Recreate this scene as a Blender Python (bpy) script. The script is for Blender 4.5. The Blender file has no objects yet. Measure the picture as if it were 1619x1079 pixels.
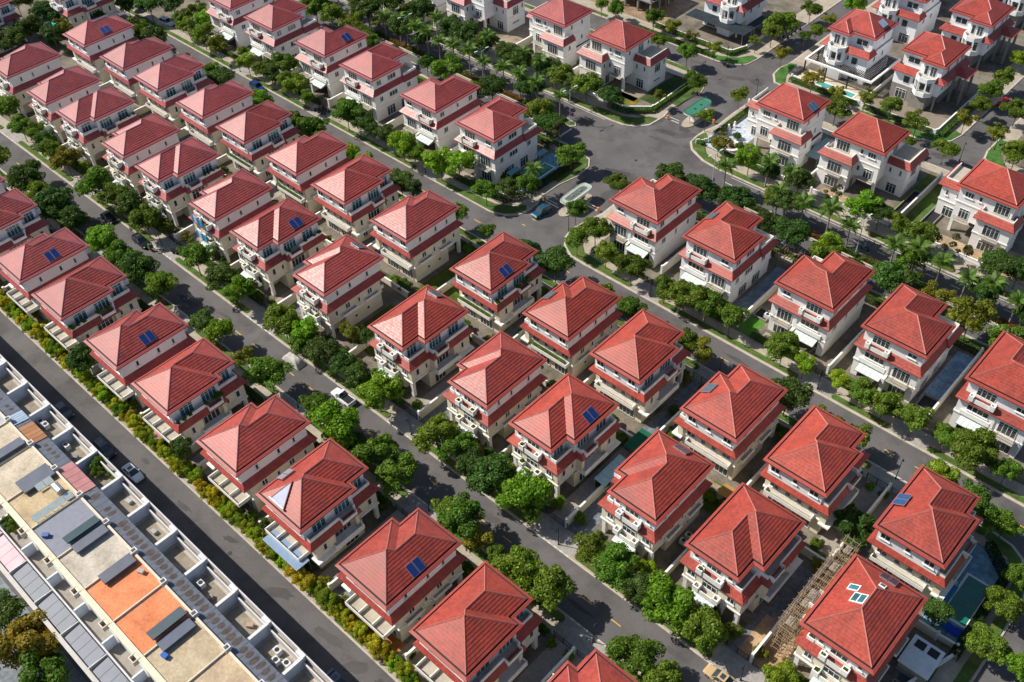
import bpy, math, random
import numpy as np
from mathutils import Matrix, Vector
random.seed(7)
D = bpy.data
scene = bpy.context.scene
# ---------------------------------------------------------------- camera, sky, sun, exposure
cam_data = D.cameras.new('camera'); cam = D.objects.new('camera', cam_data)
scene.collection.objects.link(cam); scene.camera = cam
cam_data.lens = 35.22; cam_data.sensor_width = 36.0; cam_data.clip_start = 1.0; cam_data.clip_end = 5000.0
CR = Vector((0.73203211, 0.68037336, -0.03494408)); CU = Vector((-0.46100213, 0.53246524, 0.70989985)); CF = Vector((-0.50160346, 0.50356019, -0.70343522))
cam.matrix_world = Matrix(((CR.x, CU.x, -CF.x, 0), (CR.y, CU.y, -CF.y, 0), (CR.z, CU.z, -CF.z, 131.4), (0, 0, 0, 1)))
SUN_EL, SUN_AZ = math.radians(46), math.radians(206.5)      # azimuth of the sun measured from +X
SV = Vector((math.cos(SUN_EL) * math.cos(SUN_AZ), math.cos(SUN_EL) * math.sin(SUN_AZ), math.sin(SUN_EL)))
world = D.worlds.new('World'); scene.world = world; world.use_nodes = True
wn = world.node_tree.nodes; bg = wn['Background']
sky = wn.new('ShaderNodeTexSky'); sky.sky_type = 'NISHITA'; sky.sun_disc = False
sky.sun_elevation = SUN_EL; sky.sun_rotation = math.atan2(SV.x, SV.y)
sky.air_density = 1.0; sky.dust_density = 1.0
world.node_tree.links.new(sky.outputs[0], bg.inputs[0]); bg.inputs[1].default_value = 0.088
sl = D.lights.new('sun', 'SUN'); sl.energy = 5.0; sl.angle = math.radians(0.6); sl.color = (1.0, 0.94, 0.84)
so = D.objects.new('sun', sl); scene.collection.objects.link(so); so.rotation_euler = SV.to_track_quat('Z', 'Y').to_euler()
scene.view_settings.view_transform = 'Standard'; scene.view_settings.look = 'None'
scene.view_settings.exposure = 0.3; scene.view_settings.gamma = 1.0; scene.view_settings.use_curve_mapping = False
# ---------------------------------------------------------------- materials
def mat(name, col, rough=0.8, var=0.12, scale=0.6, fine=0.0, fscale=12.0, bump=0.0, spec=0.3, metal=0.0, tint=True, stain=None, stain_scale=0.2, stain_amt=0.5):
    m = D.materials.new(name); m.use_nodes = True
    nt = m.node_tree; N = nt.nodes; Lk = nt.links; b = N['Principled BSDF']
    tc = N.new('ShaderNodeNewGeometry')
    pos = tc.outputs['Position']
    def noise(s, det=4.0, rg=0.6):
        n = N.new('ShaderNodeTexNoise'); n.inputs['Scale'].default_value = s; n.inputs['Detail'].default_value = det; n.inputs['Roughness'].default_value = rg
        Lk.new(pos, n.inputs['Vector']); return n.outputs['Fac']
    def mul(a, bq):
        x = N.new('ShaderNodeMixRGB'); x.blend_type = 'MULTIPLY'; x.inputs[0].default_value = 1.0
        Lk.new(a, x.inputs[1])
        if isinstance(bq, tuple): x.inputs[2].default_value = bq
        else: Lk.new(bq, x.inputs[2])
        return x.outputs[0]
    def ramp(f, lo, hi, a=0.3, c=0.7):
        r = N.new('ShaderNodeMapRange'); r.inputs['From Min'].default_value = a; r.inputs['From Max'].default_value = c
        r.inputs['To Min'].default_value = lo; r.inputs['To Max'].default_value = hi; Lk.new(f, r.inputs['Value']); return r.outputs[0]
    rgb = N.new('ShaderNodeRGB'); rgb.outputs[0].default_value = (*col, 1); c = rgb.outputs[0]
    if stain:
        x = N.new('ShaderNodeMixRGB'); x.inputs[2].default_value = (*stain, 1); Lk.new(ramp(noise(stain_scale, 6.0, 0.65), 0.0, stain_amt, 0.48, 0.68), x.inputs[0]); Lk.new(c, x.inputs[1]); c = x.outputs[0]
    if var: c = mul(c, ramp(noise(scale), 1 - var, 1 + var))
    if fine: c = mul(c, ramp(noise(fscale, 2.0), 1 - fine, 1 + fine))
    if tint:
        oi = N.new('ShaderNodeObjectInfo'); c = mul(c, oi.outputs['Color'])
    Lk.new(c, b.inputs['Base Color']); b.inputs['Roughness'].default_value = rough
    b.inputs['Specular IOR Level'].default_value = spec; b.inputs['Metallic'].default_value = metal
    if bump:
        bp = N.new('ShaderNodeBump'); bp.inputs['Strength'].default_value = bump; bp.inputs['Distance'].default_value = 0.05
        Lk.new(noise(fscale, 3.0), bp.inputs['Height']); Lk.new(bp.outputs[0], b.inputs['Normal'])
    m['h'] = 1
    return m
def tile_mat():
    m = mat('red_roof_tile', (0.33, 0.052, 0.033), rough=0.44, var=0.16, scale=0.35, spec=0.38, stain=(0.22, 0.05, 0.042), stain_scale=0.45, stain_amt=0.55)
    nt = m.node_tree; N = nt.nodes; Lk = nt.links; b = N['Principled BSDF']
    src = b.inputs['Base Color'].links[0].from_socket
    g = N.new('ShaderNodeNewGeometry'); sn = N.new('ShaderNodeVectorMath'); sn.operation = 'SNAP'; sn.inputs[1].default_value = (0.31, 0.31, 50.0)
    Lk.new(g.outputs['Position'], sn.inputs[0]); wn_ = N.new('ShaderNodeTexWhiteNoise'); Lk.new(sn.outputs[0], wn_.inputs['Vector'])
    r = N.new('ShaderNodeMapRange'); r.inputs['To Min'].default_value = 0.84; r.inputs['To Max'].default_value = 1.14; Lk.new(wn_.outputs['Value'], r.inputs['Value'])
    x = N.new('ShaderNodeMixRGB'); x.blend_type = 'MULTIPLY'; x.inputs[0].default_value = 1; Lk.new(src, x.inputs[1]); Lk.new(r.outputs[0], x.inputs[2]); Lk.new(x.outputs[0], b.inputs['Base Color'])
    r2 = N.new('ShaderNodeMapRange'); r2.inputs['To Min'].default_value = 0.40; r2.inputs['To Max'].default_value = 0.47; Lk.new(wn_.outputs['Value'], r2.inputs['Value']); Lk.new(r2.outputs[0], b.inputs['Roughness'])
    return m
def leaf_mat():
    m = D.materials.new('leaf'); m.use_nodes = True; nt = m.node_tree; N = nt.nodes; Lk = nt.links; b = N['Principled BSDF']
    g = N.new('ShaderNodeNewGeometry'); n = N.new('ShaderNodeTexNoise'); n.inputs['Scale'].default_value = 0.9; n.inputs['Detail'].default_value = 3; Lk.new(g.outputs['Position'], n.inputs['Vector'])
    wn_ = N.new('ShaderNodeTexWhiteNoise'); wn_.noise_dimensions = '1D'; Lk.new(g.outputs['Random Per Island'], wn_.inputs['W'])
    oi = N.new('ShaderNodeObjectInfo')
    r1 = N.new('ShaderNodeMapRange'); r1.inputs['From Min'].default_value = .3; r1.inputs['From Max'].default_value = .7; r1.inputs['To Min'].default_value = .7; r1.inputs['To Max'].default_value = 1.3; Lk.new(n.outputs['Fac'], r1.inputs['Value'])
    r2 = N.new('ShaderNodeMapRange'); r2.inputs['To Min'].default_value = .55; r2.inputs['To Max'].default_value = 1.45; Lk.new(wn_.outputs['Value'], r2.inputs['Value'])
    a = N.new('ShaderNodeMixRGB'); a.blend_type = 'MULTIPLY'; a.inputs[0].default_value = 1; Lk.new(oi.outputs['Color'], a.inputs[1]); Lk.new(r1.outputs[0], a.inputs[2])
    c = N.new('ShaderNodeMixRGB'); c.blend_type = 'MULTIPLY'; c.inputs[0].default_value = 1; Lk.new(a.outputs[0], c.inputs[1]); Lk.new(r2.outputs[0], c.inputs[2])
    Lk.new(c.outputs[0], b.inputs['Base Color']); b.inputs['Roughness'].default_value = 0.55; b.inputs['Specular IOR Level'].default_value = 0.25
    t = N.new('ShaderNodeBsdfTranslucent'); ty = N.new('ShaderNodeMixRGB'); ty.blend_type = 'MULTIPLY'; ty.inputs[0].default_value = 1; ty.inputs[2].default_value = (1.5, 1.6, .5, 1); Lk.new(c.outputs[0], ty.inputs[1]); Lk.new(ty.outputs[0], t.inputs['Color'])
    mx = N.new('ShaderNodeMixShader'); mx.inputs[0].default_value = 0.36; Lk.new(b.outputs[0], mx.inputs[1]); Lk.new(t.outputs[0], mx.inputs[2])
    Lk.new(mx.outputs[0], N['Material Output'].inputs['Surface'])
    return m
def glass_mat(name, col, rough=0.08):
    return mat(name, col, rough=rough, var=0.5, scale=0.5, spec=0.8, tint=False)
M = {}
M['tile'] = tile_mat()
M['ridge'] = mat('ridge_tile', (0.40, 0.13, 0.10), rough=0.45, var=0.15, scale=2)  # paler than the roof tiles: whitish hip highlights put into the colour
M['lip'] = mat('eave_tile', (0.32, 0.058, 0.042), rough=0.5, var=0.12, scale=1.5, fine=.1)
M['gutter'] = mat('gutter', (0.05, 0.035, 0.035), rough=0.7)
M['wall'] = mat('render_wall', (0.80, 0.795, 0.79), rough=0.85, var=0.08, scale=0.25, fine=0.04, stain=(0.42, 0.38, 0.30), stain_scale=0.5, stain_amt=0.22)
M['wall2'] = mat('cream_wall', (0.74, 0.68, 0.55), rough=0.85, var=0.07, scale=0.3, fine=0.05, stain=(0.36, 0.31, 0.22), stain_scale=0.6, stain_amt=0.25)
M['trim'] = mat('white_trim', (0.80, 0.79, 0.76), rough=0.75, var=0.06, scale=0.8, stain=(0.45, 0.40, 0.32), stain_scale=1.2, stain_amt=0.25)
M['floor'] = mat('terrace_floor', (0.40, 0.36, 0.30), rough=0.85, var=0.15, scale=1.0)
M['frame'] = mat('window_frame', (0.72, 0.72, 0.70), rough=0.5, var=0.0, tint=False)
M['pane'] = glass_mat('window_glass', (0.035, 0.05, 0.055))
M['paneb'] = glass_mat('window_glass_blue', (0.03, 0.13, 0.16))
M['panel'] = mat('awning_glass', (0.58, 0.66, 0.63), rough=0.25, var=0.08, scale=1.2, spec=0.6)
M['iron'] = mat('dark_iron', (0.02, 0.02, 0.022), rough=0.5, var=0.1)
M['asphalt'] = mat('asphalt', (0.112, 0.106, 0.106), rough=0.9, var=0.2, scale=0.1, fine=0.12, fscale=5, tint=False, stain=(0.06, 0.056, 0.057), stain_scale=0.16, stain_amt=0.75)
M['kerb'] = mat('kerb_concrete', (0.44, 0.39, 0.33), rough=0.85, var=0.18, scale=0.8, tint=False)
M['plot'] = mat('plot_ground', (0.17, 0.145, 0.115), rough=0.9, var=0.3, scale=0.25, fine=0.2, fscale=3, tint=True, stain=(0.06, 0.065, 0.04), stain_scale=0.2, stain_amt=0.85)
M['pave'] = mat('sidewalk_paving', (0.36, 0.315, 0.25), rough=0.85, var=0.14, scale=0.5, fine=0.10, fscale=2.6, tint=True, stain=(0.22, 0.18, 0.14), stain_scale=0.4, stain_amt=0.4)
M['apron'] = mat('driveway_setts', (0.30, 0.28, 0.26), rough=0.85, var=0.15, scale=0.6, fine=0.16, fscale=3, tint=True)
M['slate_shade'] = mat('slate_shade_paving', (0.13, 0.15, 0.17), rough=0.6, var=0.25, scale=0.5, fine=0.3, fscale=1.5, tint=True)  # blue-grey base has the sky-lit shade of the courts put into it
M['grass'] = mat('grass', (0.055, 0.11, 0.018), rough=0.95, var=0.35, scale=0.5, fine=0.3, fscale=6, bump=0.6, tint=True, stain=(0.15, 0.12, 0.035), stain_scale=0.35, stain_amt=0.6)
M['soil'] = mat('bare_soil', (0.34, 0.25, 0.155), rough=0.95, var=0.25, scale=0.4, fine=0.2, fscale=3, stain=(0.15, 0.12, 0.09), stain_scale=0.3, stain_amt=0.6)
M['timber'] = mat('timber_deck', (0.42, 0.24, 0.09), rough=0.7, var=0.2, scale=1.5)
M['paint_w'] = mat('white_marking', (0.62, 0.60, 0.55), rough=0.7, var=0.2, scale=2, tint=False)
M['paint_y'] = mat('yellow_marking', (0.62, 0.38, 0.06), rough=0.7, var=0.2, scale=2, tint=False)
M['leaf'] = leaf_mat()
M['bark'] = mat('bark', (0.16, 0.12, 0.09), rough=0.95, var=0.2, scale=3)
M['palmtrunk'] = mat('palm_trunk', (0.27, 0.24, 0.21), rough=0.9, var=0.2, scale=3)
M['solar'] = mat('solar_glass', (0.012, 0.03, 0.14), rough=0.15, var=0.15, scale=3, spec=0.7)
M['metal'] = mat('brushed_metal', (0.55, 0.56, 0.58), rough=0.35, metal=0.8, var=0.1)
M['water'] = mat('pool_water', (0.02, 0.20, 0.20), rough=0.04, var=0.15, scale=0.5, spec=0.8)
M['carpaint'] = mat('car_paint', (0.8, 0.8, 0.8), rough=0.22, var=0.03, spec=0.7)
M['tyre'] = mat('tyre', (0.02, 0.02, 0.02), rough=0.8, tint=False)
M['plain'] = mat('painted', (0.8, 0.8, 0.8), rough=0.55, var=0.1, scale=1.5)
M['sheetroof'] = mat('metal_sheet_roof', (0.105, 0.12, 0.155), rough=0.5, var=0.15, scale=0.6, fine=0.08, spec=0.5)
M['rooftile'] = mat('flat_roof_tile', (0.46, 0.395, 0.30), rough=0.85, var=0.18, scale=0.4, fine=0.14, fscale=2.6, stain=(0.30, 0.23, 0.16), stain_scale=0.35, stain_amt=0.6)
M['stainmark'] = mat('rust_stain', (0.085, 0.075, 0.07), rough=0.9, var=0.3, scale=1.5)
M['raw'] = mat('raw_concrete', (0.26, 0.24, 0.215), rough=0.95, var=0.3, scale=0.5, stain=(0.12, 0.11, 0.10), stain_scale=0.5, stain_amt=0.7)
M['cane'] = mat('bamboo_cane', (0.33, 0.24, 0.15), rough=0.8, var=0.3, scale=1.0)
M['cloth'] = mat('cloth', (0.8, 0.8, 0.8), rough=0.9, var=0.1, scale=1.0)
M['skin'] = mat('skin', (0.5, 0.3, 0.2), rough=0.6, tint=False)
# ---------------------------------------------------------------- mesh helpers
class MB:
    def __init__(s): s.v = []; s.f = []; s.m = []; s.mats = []
    def mi(s, k):
        if k not in s.mats: s.mats.append(k)
        return s.mats.index(k)
    def poly(s, pts, k):
        n = len(s.v); s.v += [tuple(p) for p in pts]; s.f.append(tuple(range(n, n + len(pts)))); s.m.append(s.mi(k))
    def box(s, x0, y0, z0, x1, y1, z1, k):
        n = len(s.v); s.v += [(x, y, z) for z in (z0, z1) for x, y in ((x0, y0), (x1, y0), (x1, y1), (x0, y1))]
        for f in ((3, 2, 1, 0), (4, 5, 6, 7), (0, 1, 5, 4), (1, 2, 6, 5), (2, 3, 7, 6), (3, 0, 4, 7)):
            s.f.append(tuple(n + i for i in f)); s.m.append(s.mi(k))
    def prism(s, pts, z0, z1, k, top=None, bottom=None):
        N_ = len(pts); n = len(s.v); s.v += [(x, y, z0) for x, y in pts] + [(x, y, z1) for x, y in pts]
        for i in range(N_):
            j = (i + 1) % N_; s.f.append((n + i, n + j, n + N_ + j, n + N_ + i)); s.m.append(s.mi(k))
        if top is not False: s.f.append(tuple(range(n + N_, n + 2 * N_))); s.m.append(s.mi(top or k))
        if bottom is not False: s.f.append(tuple(range(n + N_ - 1, n - 1, -1))); s.m.append(s.mi(bottom or k))
    def strip(s, a, za, b, zb, k, closed=True):
        N_ = len(a); n = len(s.v); s.v += [(x, y, za) for x, y in a] + [(x, y, zb) for x, y in b]
        for i in range(N_ if closed else N_ - 1):
            j = (i + 1) % N_; s.f.append((n + i, n + j, n + N_ + j, n + N_ + i)); s.m.append(s.mi(k))
    def courses(s, a, za, b, zb, k, n=4, lap=0.045, closed=True):
        for q in range(n):
            t0, t1 = q / n, (q + 1) / n
            p0 = [(x + (u - x) * t0, y + (w - y) * t0) for (x, y), (u, w) in zip(a, b)]
            p1 = [(x + (u - x) * t1, y + (w - y) * t1) for (x, y), (u, w) in zip(a, b)]
            z0 = za + (zb - za) * t0; z1 = za + (zb - za) * t1
            s.strip(p0, z0, p0, z0 + lap, k, closed); s.strip(p0, z0 + lap, p1, z1, k, closed)
    def hollow(s, x0, y0, x1, y1, z0, z1, t, k, fl='floor', lift=0.12):
        s.prism([(x0, y0), (x1, y0), (x1, y1), (x0, y1)], z0, z0 + lift, k, top=fl)
        for b in ((x0, y0, x1, y0 + t), (x0, y1 - t, x1, y1), (x0, y0 + t, x0 + t, y1 - t), (x1 - t, y0 + t, x1, y1 - t)):
            s.box(b[0], b[1], z0 + lift, b[2], b[3], z1, k)
    def tube(s, p, q, r0, r1, k, n=6):
        p = Vector(p); q = Vector(q); d = (q - p).normalized(); a = d.orthogonal().normalized(); b = d.cross(a)
        m0 = len(s.v)
        for c, r in ((p, r0), (q, r1)):
            for i in range(n):
                w = c + (a * math.cos(2 * math.pi * i / n) + b * math.sin(2 * math.pi * i / n)) * r; s.v.append(tuple(w))
        for i in range(n):
            j = (i + 1) % n; s.f.append((m0 + i, m0 + j, m0 + n + j, m0 + n + i)); s.m.append(s.mi(k))
        s.f.append(tuple(m0 + n + i for i in range(n))); s.m.append(s.mi(k))
        s.f.append(tuple(m0 + n - 1 - i for i in range(n))); s.m.append(s.mi(k))
    def ball(s, c, r, k, nu=10, nv=7, sz=1.0):
        n = len(s.v)
        for j in range(nv + 1):
            th = math.pi * j / nv
            for i in range(nu):
                ph = 2 * math.pi * i / nu; s.v.append((c[0] + r * math.sin(th) * math.cos(ph), c[1] + r * math.sin(th) * math.sin(ph), c[2] + r * sz * math.cos(th)))
        for j in range(nv):
            for i in range(nu):
                i2 = (i + 1) % nu; s.f.append((n + j * nu + i, n + (j + 1) * nu + i, n + (j + 1) * nu + i2, n + j * nu + i2)); s.m.append(s.mi(k))
    def mesh(s, name, mirror=None, shift=(0, 0, 0), smooth=False):
        v = s.v; f = s.f
        if mirror is not None: v = [(mirror - x, y, z) for x, y, z in v]; f = [tuple(reversed(q)) for q in f]
        v = [(x + shift[0], y + shift[1], z + shift[2]) for x, y, z in v]
        me = D.meshes.new(name); me.from_pydata(v, [], f)
        for k in s.mats: me.materials.append(M[k])
        me.polygons.foreach_set('material_index', s.m)
        if smooth: me.polygons.foreach_set('use_smooth', [True] * len(f))
        me.update(); return me
LINK = scene.collection.objects.link
def ob(name, me=None, parent=None, loc=(0, 0, 0), rz=0.0, color=None, **props):
    o = D.objects.new(name, me); LINK(o)
    o.location = loc
    if rz: o.rotation_euler = (0, 0, rz)
    if parent: o.parent = parent
    if color: o.color = (*color, 1)
    for k, v in props.items(): o[k] = v
    return o
def thing(name, label, cat, loc=(0, 0, 0), rz=0, group=None, me=None, color=None):
    o = ob(name, me, None, loc, rz, color, label=label, category=cat)
    if group: o['group'] = group
    return o
def struct(name, me, **kw): return ob(name, me, kind='structure', **kw)
ONES = ['', 'first', 'second', 'third', 'fourth', 'fifth', 'sixth', 'seventh', 'eighth', 'ninth', 'tenth', 'eleventh', 'twelfth', 'thirteenth', 'fourteenth', 'fifteenth', 'sixteenth', 'seventeenth', 'eighteenth', 'nineteenth']
TENS = {2: 'twent', 3: 'thirt', 4: 'fort', 5: 'fift', 6: 'sixt', 7: 'sevent', 8: 'eight', 9: 'ninet'}
def ordn(n):
    if n < 20: return ONES[n]
    if n >= 100: return ('one hundredth' if n == 100 else 'one hundred and ' + ordn(n - 100)).replace(' ', '-')
    t, u = divmod(n, 10)
    return TENS[t] + ('ieth' if u == 0 else 'y-' + ONES[u])
# ---------------------------------------------------------------- roofs: union of hip rectangles with real tile courses
def clip(p, a, b, c):
    out = []
    for i in range(len(p)):
        P, Q = p[i], p[(i + 1) % len(p)]; fp = a * P[0] + b * P[1] + c; fq = a * Q[0] + b * Q[1] + c
        if fp >= -1e-9: out.append(P)
        if (fp > 1e-9 and fq < -1e-9) or (fp < -1e-9 and fq > 1e-9):
            t = fp / (fp - fq); out.append((P[0] + (Q[0] - P[0]) * t, P[1] + (Q[1] - P[1]) * t))
    if len(out) < 3: return []
    ar = sum(out[i][0] * out[(i + 1) % len(out)][1] - out[(i + 1) % len(out)][0] * out[i][1] for i in range(len(out)))
    return out if abs(ar) > 1e-5 else []
def planes(r): return [(1, 0, -r[0]), (-1, 0, r[1]), (0, 1, -r[2]), (0, -1, r[3])]
def facets(rects):
    res = []
    for i, r in enumerate(rects):
        pi = planes(r); base = [(r[0], r[2]), (r[1], r[2]), (r[1], r[3]), (r[0], r[3])]
        for s in range(4):
            p = base
            for t in range(4):
                if t != s and p: p = clip(p, pi[t][0] - pi[s][0], pi[t][1] - pi[s][1], pi[t][2] - pi[s][2])
            if not p: continue
            pieces = [p]
            for j, rj in enumerate(rects):
                if j == i: continue
                pj = planes(rj); new = []
                for q in pieces:
                    rest = q
                    for a, b, c in pj:
                        if not rest: break
                        o_ = clip(rest, -a, -b, -c)
                        if o_: new.append(o_)
                        rest = clip(rest, a, b, c)
                    if not rest: continue
                    for t in range(4):
                        w = rest
                        for u in range(4):
                            if u != t and w: w = clip(w, pj[u][0] - pj[t][0], pj[u][1] - pj[t][1], pj[u][2] - pj[t][2])
                        if not w: continue
                        da, db, dc = pi[s][0] - pj[t][0], pi[s][1] - pj[t][1], pi[s][2] - pj[t][2]
                        if abs(da) + abs(db) + abs(dc) < 1e-9:
                            if i < j: new.append(w)
                            continue
                        w = clip(w, da, db, dc)
                        if w: new.append(w)
                pieces = new
            res += [(q, pi[s]) for q in pieces]
    return res
def roof_mesh(rects, z0, slope, course=0.42, lap=0.055):
    tb = MB(); rb = MB()
    fs = facets(rects)
    allp = [planes(r) for r in rects]
    def active(x, y):
        best = None
        for ps in allp:
            k = min(ps, key=lambda q: q[0] * x + q[1] * y + q[2]); h = k[0] * x + k[1] * y + k[2]
            if h > -1e-6 and (best is None or h > best[0] + 1e-7): best = (h, k)
        return best
    for p, (a, b, c) in fs:
        dm = max(a * x + b * y + c for x, y in p); k = 0
        while k * course < dm - 1e-4:
            lo, hi = k * course, (k + 1) * course
            q = clip(clip(p, a, b, c - lo), -a, -b, hi - c)
            if q: tb.poly([(x, y, z0 + slope * (a * x + b * y + c) + lap * (1 - ((a * x + b * y + c) - lo) / course)) for x, y in q], 'tile')
            if q:
                e = [(x, y) for x, y in q if abs(a * x + b * y + c - lo) < 1e-6]
                if len(e) >= 2:
                    e.sort(key=lambda w: w[0] * -b + w[1] * a); s0, s1 = e[0], e[-1]
                    zz = z0 + slope * lo
                    # order so the riser faces down-slope
                    tb.poly([(s1[0], s1[1], zz - 0.005), (s0[0], s0[1], zz - 0.005), (s0[0], s0[1], zz + lap), (s1[0], s1[1], zz + lap)], 'tile')
            k += 1
        for i in range(len(p)):
            P, Q = p[i], p[(i + 1) % len(p)]; L = math.hypot(Q[0] - P[0], Q[1] - P[1])
            if L < 0.05: continue
            ux, uy = (Q[0] - P[0]) / L, (Q[1] - P[1]) / L; nx, ny = uy, -ux
            mx, my = (P[0] + Q[0]) / 2 + nx * 0.02, (P[1] + Q[1]) / 2 + ny * 0.02
            act = active(mx, my)
            if act is None or act[1] == (a, b, c): continue
            if act[0] < a * mx + b * my + c - 1e-6 and (a, b, c) < act[1]:
                hz = lambda w: z0 + slope * (a * w[0] + b * w[1] + c)
                w_ = 0.13; zl = 0.0; zt = 0.13
                pts = []
                for S in (P, Q): pts.append([(S[0] + nx * w_, S[1] + ny * w_, hz(S) + zl), (S[0], S[1], hz(S) + zt), (S[0] - nx * w_, S[1] - ny * w_, hz(S) + zl)])
                rb.poly([pts[0][0], pts[0][1], pts[1][1], pts[1][0]], 'ridge'); rb.poly([pts[0][1], pts[0][2], pts[1][2], pts[1][1]], 'ridge')
    return tb, rb
def offs(pts, d):
    n = len(pts); out = []
    for i in range(n):
        P0, P1, P2 = pts[i - 1], pts[i], pts[(i + 1) % n]
        a = (P1[0] - P0[0], P1[1] - P0[1]); b = (P2[0] - P1[0], P2[1] - P1[1])
        la = math.hypot(*a); lb = math.hypot(*b)
        out.append((P1[0] + d * (-a[1] / la) + d * (-b[1] / lb), P1[1] + d * (a[0] / la) + d * (b[0] / lb)))
    return out
def eave_mb(outline, z=11.35):
    b = MB(); o0 = outline; o1 = offs(outline, 0.42); o2 = offs(outline, 0.66); o3 = offs(outline, 0.86)
    b.strip(o3, z - 0.2, o0, z - 0.2, 'trim'); b.strip(o0, z - 0.2, o0, z, 'lip')
    b.courses(o0, z, o1, z + 0.2, 'lip', 2, 0.03); b.strip(o1, z + 0.2, o1, z + 0.03, 'gutter'); b.strip(o1, z + 0.03, o2, z + 0.03, 'gutter'); b.strip(o2, z + 0.03, o2, z + 0.27, 'gutter')
    return b
# ---------------------------------------------------------------- windows (frame with panes as its sub-part)
WC = {}
def window_meshes(w, h, n, kind):
    key = (w, h, n, kind)
    if key in WC: return WC[key]
    f = MB(); g = MB(); t = 0.09; dp = 0.10
    f.box(-w / 2, -dp, 0, w / 2, 0.0, t, 'frame'); f.box(-w / 2, -dp, h - t, w / 2, 0.0, h, 'frame')
    for i in range(n + 1):
        x = -w / 2 + i * (w - t) / n
        f.box(x, -dp, t, x + t, 0.0, h - t, 'frame')
    if kind == 'sill': f.box(-w / 2 - .12, -0.22, -0.14, w / 2 + .12, 0.0, -0.002, 'trim')
    if h > 2: f.box(-w / 2 + t, -dp + .01, h * 0.74, w / 2 - t, -0.01, h * 0.74 + .05, 'frame')
    g.box(-w / 2 + 0.04, -0.045, 0.04, w / 2 - 0.04, -0.004, h - 0.04, 'paneb' if kind == 'blue' else 'pane')
    WC[key] = (f.mesh('window_frame'), g.mesh('window_pane')); return WC[key]
def add_window(parent, x, y, z, rot, w, h, n, kind='plain', name='window'):
    a, b = window_meshes(w, h, n, kind)
    o = ob(name, a, parent, (x, y, z), math.radians(rot)); ob('pane', b, o); return o
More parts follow.
